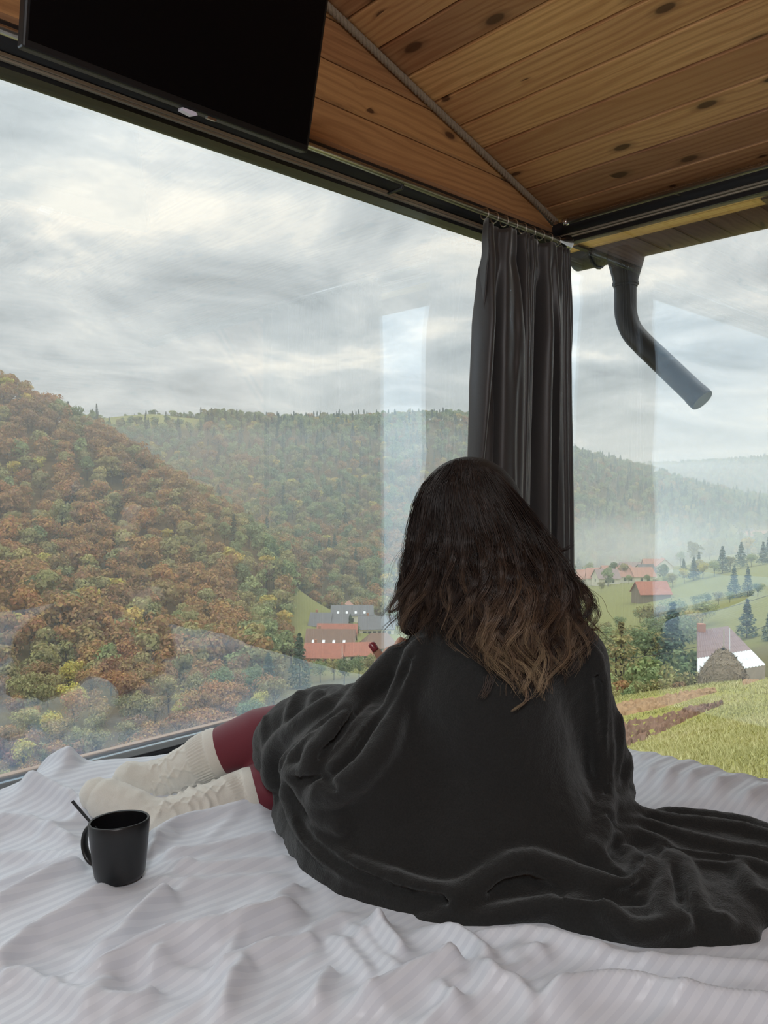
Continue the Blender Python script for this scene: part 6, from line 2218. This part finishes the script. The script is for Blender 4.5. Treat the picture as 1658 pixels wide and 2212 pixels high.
# nails
t = NT('nail_polish'); t.principled((0.24, 0.038, 0.050), 0.25, 0); M['nail'] = t.m
na_, nb2 = pc(811, 1404.5, 1.5755), pc(802.5, 1391.5, 1.5765)
ax_ = (nb2 - na_); ln = np.linalg.norm(ax_); ax_ /= ln
nrm_ = -pc(806, 1398, 1.0); nrm_ += np.array([0.25, 0, 0.35]); nrm_ -= ax_ * nrm_.dot(ax_); nrm_ /= np.linalg.norm(nrm_)
sd_ = np.cross(ax_, nrm_)
V = []
for i in range(11):
    s = i / 10
    wd = 0.0072 * (0.80 + 0.28 * math.sin(math.pi * (0.15 + 0.6 * s))) * (1.0 if s < 0.8 else math.sqrt(max(0.05, 1 - ((s - 0.8) / 0.2) ** 2)))
    for j in range(7):
        b = (j / 6 - 0.5) * 2
        q = na_ + ax_ * ln * (s * 1.22) + sd_ * wd * b + nrm_ * (0.0048 - 0.0042 * b * b - 0.0030 * s * s)
        V.append(cw(*q))
idx = np.arange(77).reshape(11, 7)
Q = np.stack([idx[:-1, :-1], idx[1:, :-1], idx[1:, 1:], idx[:-1, 1:]], -1).reshape(-1, 4)
o = mesh_obj('fingernail', np.array(V), Q, M['nail'], None, True)
s_ = o.modifiers.new('thick', 'SOLIDIFY'); s_.thickness = 0.0008
child(o); o['label'] = 'dark red painted thumbnail'
# eyes
M['eye'] = plain('eye', (0.75, 0.73, 0.70), 0.15)
for s_ in (-1, 1):
    c = hp(s_ * 0.031, 0.079, 0.003)
    o = MB().lathe([(max(0.0115 * math.sin(math.pi * i / 10), 1e-4), -0.0115 * math.cos(math.pi * i / 10)) for i in range(11)], tuple(cw(*c)), 16).build('eye', M['eye'], None, True)
    child(o)

# leggings
t = NT('leggings')
o_ = t.obj()
wv = t.math('SINE', t.math('MULTIPLY', t.noise(t.mapping(o_, scale=(1, 1, 1)), 9, 0), 500))
nz = t.noise(o_, 900, 2)
t.principled(t.mix(nz, (0.115, 0.008, 0.018), (0.175, 0.014, 0.030)), 0.62, 0, t.bump(nz, 0.25, 0.001), Sheen_Weight=0.2)
M['leggings'] = t.m
lg = SDF((-0.42, 1.28, -0.76), (0.42, 1.80, -0.34), 0.0052)
lg.chain(P_([(1000, 1722, 1.46), (1090, 1722, 1.46)]), [.105, .105], 0.03)
lg.chain(FAR[:5], np.array(FARr[:5]) + .005, 0.03)
lg.chain(NEAR[:5], np.array(NEARr[:5]) + .005, 0.03)
child(sdf_obj('leggings', lg, M['leggings'], None, 2)).__setitem__('label', 'maroon ribbed leggings')

# socks
t = NT('sock_wool')
o_ = t.obj()
nz = t.noise(o_, 700, 3, 0.7)
t.principled(t.mix(nz, (0.62, 0.60, 0.53), (0.83, 0.81, 0.74)), 0.9, 0, t.bump(nz, 0.5, 0.0015), Sheen_Weight=0.3)
M['sock'] = t.m


def sock(leg, rads, foot, frads, lo, hi, seed, cuff_len):
    s = SDF(lo, hi, 0.0024)
    s.chain(leg, rads, 0.015)
    s.chain(foot, frads, 0.025)
    Pl = np.vstack([leg, foot[1:]])
    seg = np.linalg.norm(np.diff(Pl, axis=0), axis=1); cum = np.concatenate([[0], np.cumsum(seg)])
    Lleg = np.linalg.norm(np.diff(leg, axis=0), axis=1).sum()

    def disp(V):
        best = np.full(len(V), 9.0); tt_ = np.zeros(len(V)); rad = np.zeros_like(V); axd = np.zeros_like(V)
        for i in range(len(Pl) - 1):
            a, b = Pl[i], Pl[i + 1]; ab = b - a
            q = np.clip(((V - a) @ ab) / (ab @ ab), 0, 1)
            dv = V - (a + q[:, None] * ab); d = np.linalg.norm(dv, axis=1)
            m_ = d < best
            best[m_] = d[m_]; tt_[m_] = cum[i] + q[m_] * seg[i]; rad[m_] = dv[m_]; axd[m_] = ab / seg[i]
        ref = np.array([0, 0, 1.0])
        e1 = ref - axd * (axd @ ref)[:, None]; e1 /= np.linalg.norm(e1, axis=1, keepdims=True)
        e2 = np.cross(axd, e1)
        ph = np.arctan2((rad * e2).sum(1), (rad * e1).sum(1))
        arc = ph * 0.04
        out = np.zeros(len(V))
        cuff = 1 / (1 + np.exp((tt_ - cuff_len) / 0.0015))
        out += cuff * (0.0016 * np.sin(ph * 46) * np.clip((tt_ - 0.002) / 0.006, 0, 1) + 0.0022)
        out += 0.002 * np.exp(-((tt_ - 0.001) / 0.003) ** 2)
        body = (1 - cuff) * (1 / (1 + np.exp((tt_ - Lleg - 0.015) / 0.006)))
        # cable panels: braided cords and zigzags
        zig = np.abs(((tt_ / 0.030) % 1) - 0.5) * 2 * 0.010
        for cpos in (-0.10, -0.062, -0.025, 0.012, 0.05, 0.088):
            dd = np.abs(((arc - cpos - zig) + 0.1257) % 0.2513 - 0.1257)
            out += body * 0.0026 * np.exp(-(dd / 0.0026) ** 2)
            dd = np.abs(((arc - cpos - 0.018 + zig) + 0.1257) % 0.2513 - 0.1257)
            out += body * 0.0022 * np.exp(-(dd / 0.0024) ** 2)
        # bunched rings
        nwob = 0.010 * value_noise(np.column_stack([ph * 1.2, tt_ * 8, 0 * ph]), seed) + 0.004 * np.sin(2 * ph + seed)
        for cpos, am, w_ in ((0.085, .0030, .0042), (0.105, .0055, .0050), (0.124, .0045, .0045), (0.142, .0055, .0050), (0.165, .0040, .0048), (0.195, .0035, .005)):
            m_ = np.clip(0.6 + 0.8 * value_noise(np.column_stack([ph * 1.5, 0 * ph + cpos * 90, 0 * ph]), seed + 3), 0, 1.3)
            out += body * am * m_ * np.exp(-((tt_ - cpos - nwob) / w_) ** 2)
        out += (1 - cuff) * 0.0012 * value_noise(V * 90, seed + 5)
        return out
    o = sdf_obj('sock', s, M['sock'], None, 1, disp)
    child(o)
    return o


leg_f = np.vstack([FAR[4] + (FAR[3] - FAR[4]) * 0.12, FAR[4], FAR[5], FAR[6]])
so1 = sock(leg_f, [.0505, .050, .041, .040], FARfoot, [.040, .039, .037, .027], (-0.66, 1.50, -0.70), (-0.30, 1.72, -0.44), 81, 0.042)
so1['label'] = 'cream cable-knit sock on the far foot'
leg_n = np.vstack([NEAR[4] + (NEAR[3] - NEAR[4]) * 0.22, NEAR[4], NEAR[5], NEAR[6]])
so2 = sock(leg_n, [.0490, .0480, .0420, .0415], NEARfoot, [.0415, .0405, .0395, .031], (-0.66, 1.34, -0.70), (-0.20, 1.66, -0.46), 82, 0.048)
so2['label'] = 'cream cable-knit sock on the near foot'

# hair: a dark underlying mass and thousands of strands
hm = SDF((-0.10, 1.10, -0.50), (0.50, 1.62, 0.09), 0.0055)
hm.ball(hc + np.array([0, 0, 0.004]), (0.083, 0.099, 0.103), 0.02, HR)
hm.ball(hp(0, 0.075, -0.055), (0.062, 0.060, 0.085), 0.02, HR, cut=True)       # the face stays free
hm.chain(P_([(1012, 1110, 1.435), (1030, 1200, 1.42), (1062, 1290, 1.385), (1085, 1360, 1.345)]), [.095, .100, .105, .080], 0.05)
hm.chain(P_([(925, 1180, 1.44), (905, 1280, 1.42), (885, 1350, 1.40)]), [.042, .042, .020], 0.04)
hm.chain(P_([(1130, 1180, 1.42), (1190, 1270, 1.40), (1225, 1360, 1.38)]), [.045, .048, .030], 0.04)
t = NT('hair')
ha = t.node('ShaderNodeAttribute'); ha.attribute_name = 'hair'
sp_ = t.node('ShaderNodeSeparateColor'); t.l.new(ha.outputs['Color'], sp_.inputs[0])
c = t.ramp(sp_.outputs[0], [(0.0, (0.016, 0.010, 0.008)), (0.38, (0.042, 0.025, 0.018)), (0.62, (0.125, 0.078, 0.050)), (0.82, (0.28, 0.19, 0.115)), (1.0, (0.46, 0.34, 0.20))])
t.principled(c, 0.42, 0, Specular_IOR_Level=0.55)
M['hair'] = t.m
t = NT('hair_under')
nz = t.noise(t.mapping(t.obj(), scale=(300, 300, 12)), 1.0, 3)
t.principled(t.mix(nz, (0.006, 0.004, 0.0035), (0.020, 0.013, 0.010)), 0.6, 0, t.bump(nz, 0.6, 0.004))
M['hair_under'] = t.m
hu = sdf_obj('hair', hm, M['hair_under'], None, 2)
child(hu); hu['label'] = 'long wavy dark brown hair with lighter caramel ends'
both = SDF(bl.lo, bl.lo + bl.h * (bl.n - 1), bl.h)
vL = [(992, 985, 1025), (1005, 962, 1050), (1025, 934, 1084), (1050, 906, 1110), (1090, 888, 1143), (1150, 882, 1176), (1200, 878, 1202), (1260, 868, 1250), (1320, 853, 1270), (1390, 846, 1284), (1420, 900, 1276), (1450, 950, 1262), (1500, 1005, 1240), (1545, 1035, 1215)]
vL = np.array(vL, float)
tipE = np.array([(0, 1392), (.08, 1385), (.18, 1398), (.30, 1400), (.40, 1470), (.47, 1512), (.55, 1505), (.63, 1538), (.72, 1515), (.80, 1490), (.88, 1500), (.95, 1420), (1, 1392)], float)
rgh_ = np.random.default_rng(99)
NG, NS, NP = 250, 27, 24
SV, SC_, = [], []
tt01 = np.linspace(0, 1, NP)
allpts = []; meta = []
for g_i in range(NG):
    e0 = (g_i + rgh_.uniform(0, 1)) / NG
    layer = rgh_.uniform(0, 1)
    vt = np.interp(e0, tipE[:, 0], tipE[:, 1]) - (rgh_.uniform(0, 1) ** 1.8) * 190
    vr = 992 + 14 * rgh_.uniform(0, 1) + 34 * abs(e0 - 0.42) + (55 * rgh_.uniform(0, 1) ** 2 if layer < 0.5 else 0)
    v = vr + (vt - vr) * tt01
    Lf = np.interp(v, vL[:, 0], vL[:, 1]); Rf = np.interp(v, vL[:, 0], vL[:, 2])
    ee = e0 + 0.05 * np.sin(2 * math.pi * (tt01 * 1.1 + rgh_.uniform(0, 1))) * tt01
    # hair falls from a parting a little left of the middle
    e_root = 0.42 + (e0 - 0.42) * 0.75
    em = e_root + (ee - e_root) * np.clip(tt01 * 2.2, 0, 1)
    u = Lf + (Rf - Lf) * np.clip(em, -0.02, 1.02)
    amp = (2.5 + 15.0 * np.clip((v - 1120) / 260, 0, 1)) * rgh_.uniform(0.35, 1.3)
    wl = rgh_.uniform(85, 150)
    phs = 2 * math.pi * (e0 * 3.0 + rgh_.uniform(-0.38, 0.38))
    if g_i % 5 == 0:            # standing-out locks with a fuller wave
        layer = 1.9; amp = (2 + rgh_.uniform(9, 24) * np.clip((v - 1150) / 160, 0, 1)); wl = rgh_.uniform(110, 220); phs = rgh_.uniform(0, 6.28)
    u = u + amp * np.sin(2 * math.pi * (v - 1050) / wl + phs) * np.clip((v - 1060) / 120, 0, 1)
    if rgh_.uniform() < 0.5:
        u = u + rgh_.uniform(-26, 26) * np.clip((tt01 - 0.78) / 0.22, 0, 1) ** 2
    dw = 0.009 * np.sin(2 * math.pi * (v - 1050) / wl + phs + 1.6) * np.clip((v - 1060) / 150, 0, 1)
    allpts.append(np.column_stack([u, v])); meta.append((e0, layer, dw, vt))
# a few loose locks and flicks at the outline
for pts, e0 in (([(1120, 1120), (1165, 1170), (1200, 1190), (1225, 1186), (1245, 1168)], .95), ([(1100, 1090), (1150, 1165), (1190, 1188), (1215, 1180)], .93), ([(905, 1120), (890, 1210), (868, 1250), (860, 1275), (872, 1300)], .05),
                ([(890, 1240), (868, 1300), (845, 1320), (836, 1322)], .02), ([(900, 1330), (890, 1370), (868, 1392), (838, 1398)], .03), ([(1220, 1250), (1262, 1270), (1272, 1300), (1260, 1330)], .97), ([(1240, 1330), (1275, 1360), (1296, 1352)], .99),
                ([(1130, 1290), (1170, 1295), (1200, 1288)], .7), ([(1050, 1190), (1062, 1250), (1090, 1310), (1130, 1332), (1165, 1330)], .5), ([(1060, 1460), (1052, 1490), (1038, 1512)], .45), ([(1135, 1470), (1140, 1510), (1105, 1538)], .6)):
    q = catmull(np.array(pts, float), NP)
    allpts.append(q); meta.append((e0, 1.0, np.zeros(NP), q[-1, 1]))
A = np.array(allpts)
fl_u, fl_v = A[..., 0].ravel(), A[..., 1].ravel()
d1 = bl.hit(fl_u, fl_v); d2 = hm.hit(fl_u, fl_v)
D_ = np.fmin(d1, d2).reshape(A.shape[:2])
QV, QF, QC = [], [], []
nbase = 0
ringa = np.array([0, 2 * math.pi / 3, 4 * math.pi / 3])
for gi in range(len(A)):
    e0, layer, dw, vt = meta[gi]
    d = D_[gi].copy()
    ok = ~np.isnan(d)
    if ok.sum() < 4:
        d[:] = 1.40
    else:
        d = np.interp(np.arange(NP), np.where(ok)[0], d[ok])
    d = np.convolve(np.pad(d, 3, 'edge'), np.ones(7) / 7, 'valid')
    dn = D_[gi]
    d = np.where(ok, np.minimum(d, dn - 0.001), d)
    d = d - 0.004 - 0.012 * layer * np.clip((A[gi][:, 1] - 1040) / 150, 0.15, 1) + dw
    C = np.array([pc(a[0], a[1], q) for a, q in zip(A[gi], d)])
    ns = NS if gi < NG else 16
    loose = gi >= NG
    toneL = rgh_.uniform(0.0, 0.30) if layer > 1.5 else rgh_.uniform(-0.30, 0.22)
    for s in range(ns):
        r0 = rgh_.normal(size=3) * np.array([1, 0.5, 0.25])
        clump = (0.0058 * (1 - 0.60 * tt01) + 0.0008)[:, None] * (0.8 if loose or layer > 1.5 else 1.0)
        lo_ = rgh_.uniform(0.80, 1.0)
        fr = rgh_.uniform(5, 11); p1, p2 = rgh_.uniform(0, 6.28, 2)
        fz = 0.0016 * np.column_stack([np.sin(fr * tt01 + p1), 0.6 * np.cos(fr * tt01 + p2), 0 * tt01]) * np.clip(tt01 * 3, 0.2, 1)[:, None]
        S = C + r0 * clump + fz
        if rgh_.uniform() < 0.06:
            S = S + np.outer(np.clip(tt01 - 0.3, 0, 1) ** 1.6, rgh_.normal(size=3) * np.array([0.028, 0.012, 0.010]))
        # resample to its own length
        S = np.column_stack([np.interp(tt01 * lo_, tt01, S[:, c]) for c in range(3)])
        T_ = np.gradient(S, axis=0); T_ /= np.linalg.norm(T_, axis=1, keepdims=True) + 1e-9
        e1 = np.cross(T_, [0, 1.0, 0]); e1 /= np.linalg.norm(e1, axis=1, keepdims=True) + 1e-9
        e2 = np.cross(T_, e1)
        rr_ = (0.00052 * (1 - 0.75 * tt01 ** 2) + 0.00005) * rgh_.uniform(0.7, 1.25)
        ring = S[:, None, :] + rr_[:, None, None] * (np.cos(ringa)[None, :, None] * e1[:, None, :] + np.sin(ringa)[None, :, None] * e2[:, None, :])
        QV.append(ring.reshape(-1, 3))
        vpx = np.interp(tt01 * lo_, tt01, A[gi][:, 1])
        tone = np.clip((vpx - 1150) / 380, 0, 1) * 0.80 + toneL + rgh_.uniform(-0.08, 0.08) + 0.14 * np.clip((tt01 - 0.6) / 0.4, 0, 1)
        QC.append(np.repeat(np.clip(tone, 0, 1), 3))
        idx = nbase + np.arange(NP * 3).reshape(NP, 3)
        QF.append(np.stack([idx[:-1], np.roll(idx, -1, 1)[:-1], np.roll(idx, -1, 1)[1:], idx[1:]], -1).reshape(-1, 4))
        nbase += NP * 3
HV = np.vstack(QV); HF = np.vstack(QF); HC = np.concatenate(QC)
Wh = cw(HV[:, 0], HV[:, 1], HV[:, 2])
hs2 = mesh_obj('hair_strands', Wh - pl0, HF, M['hair'], hu, True)
hs2.location = pl0
hs2['kind'] = 'stuff'
ca = hs2.data.color_attributes.new('hair', 'FLOAT_COLOR', 'POINT')
ca.data.foreach_set('color', np.column_stack([HC, HC, HC, np.ones_like(HC)]).ravel().astype(np.float32))
print('hair quads', len(HF))

# ---- haze over the valley
t = NT('valley_haze')
vs_ = t.node('ShaderNodeVolumeScatter')
vs_.inputs['Color'].default_value = (0.86, 0.94, 1.0, 1)
vs_.inputs['Density'].default_value = 0.00100
vs_.inputs['Anisotropy'].default_value = 0.35
t.l.new(vs_.outputs[0], t.out.inputs['Volume'])
t.m.cycles.homogeneous_volume = True if hasattr(t.m, 'cycles') and hasattr(t.m.cycles, 'homogeneous_volume') else False
M['haze'] = t.m
HZ = MB()
c8 = [cw(x, y, z) for z in (-70, 38) for (x, y) in ((-80, 70), (60, 70), (1700, 2300), (-1700, 2300))]
HZ.add(c8, [(0, 1, 2, 3), (7, 6, 5, 4), (0, 4, 5, 1), (1, 5, 6, 2), (2, 6, 7, 3), (3, 7, 4, 0)])
hz_o = HZ.build('valley_haze', M['haze'])
bm_ = bmesh.new(); bm_.from_mesh(hz_o.data); bmesh.ops.recalc_face_normals(bm_, faces=bm_.faces); bm_.to_mesh(hz_o.data); bm_.free()
tag(hz_o, 'thin bluish haze filling the valley', 'haze', kind='stuff')

# chimney smoke drifting over the valley: soft-edged clouds of thin smoke
t = NT('smoke')
sp_ = t.node('ShaderNodeVectorMath', operation='LENGTH'); t.l.new(t.obj(), sp_.inputs[0])
fo = t.math('SUBTRACT', 1.0, sp_.outputs['Value'], clamp=True)
fo = t.math('MULTIPLY', fo, fo)
nzv = t.noise(t.obj(), 2.2, 3)
den = t.math('MULTIPLY', t.math('MULTIPLY', fo, t.math('ADD', nzv, 0.1)), 0.046)
vs_ = t.node('ShaderNodeVolumeScatter')
vs_.inputs['Color'].default_value = (0.90, 0.95, 1.0, 1)
t.l.new(den, vs_.inputs['Density'])
vs_.inputs['Anisotropy'].default_value = 0.2
t.l.new(vs_.outputs[0], t.out.inputs['Volume'])
M['smoke'] = t.m
for (u_, v_, d_, rx, ry, rz, lb) in ((1380, 1190, 410, 150, 55, 36, 'pale smoke drifting over the misty village below the dark hill'), (1490, 1335, 110, 12, 8, 7, 'thin chimney smoke rising beside the farmhouse')):
    V, Fq = [], []
    nu, nv = 24, 14
    for j in range(nv + 1):
        for i in range(nu):
            a, b = 2 * math.pi * i / nu, math.pi * j / nv
            V.append((math.sin(b) * math.cos(a), math.sin(b) * math.sin(a), math.cos(b)))
    for j in range(nv):
        for i in range(nu):
            Fq.append((j * nu + i, (j + 1) * nu + i, (j + 1) * nu + (i + 1) % nu, j * nu + (i + 1) % nu))
    o = mesh_obj('drifting_smoke', V, Fq, M['smoke'])
    o.location = at(u_, v_, d_); o.scale = (rx, ry, rz); o.rotation_euler = (0, 0, YAW - math.pi / 2)
    tag(o, lb, 'smoke', kind='stuff')
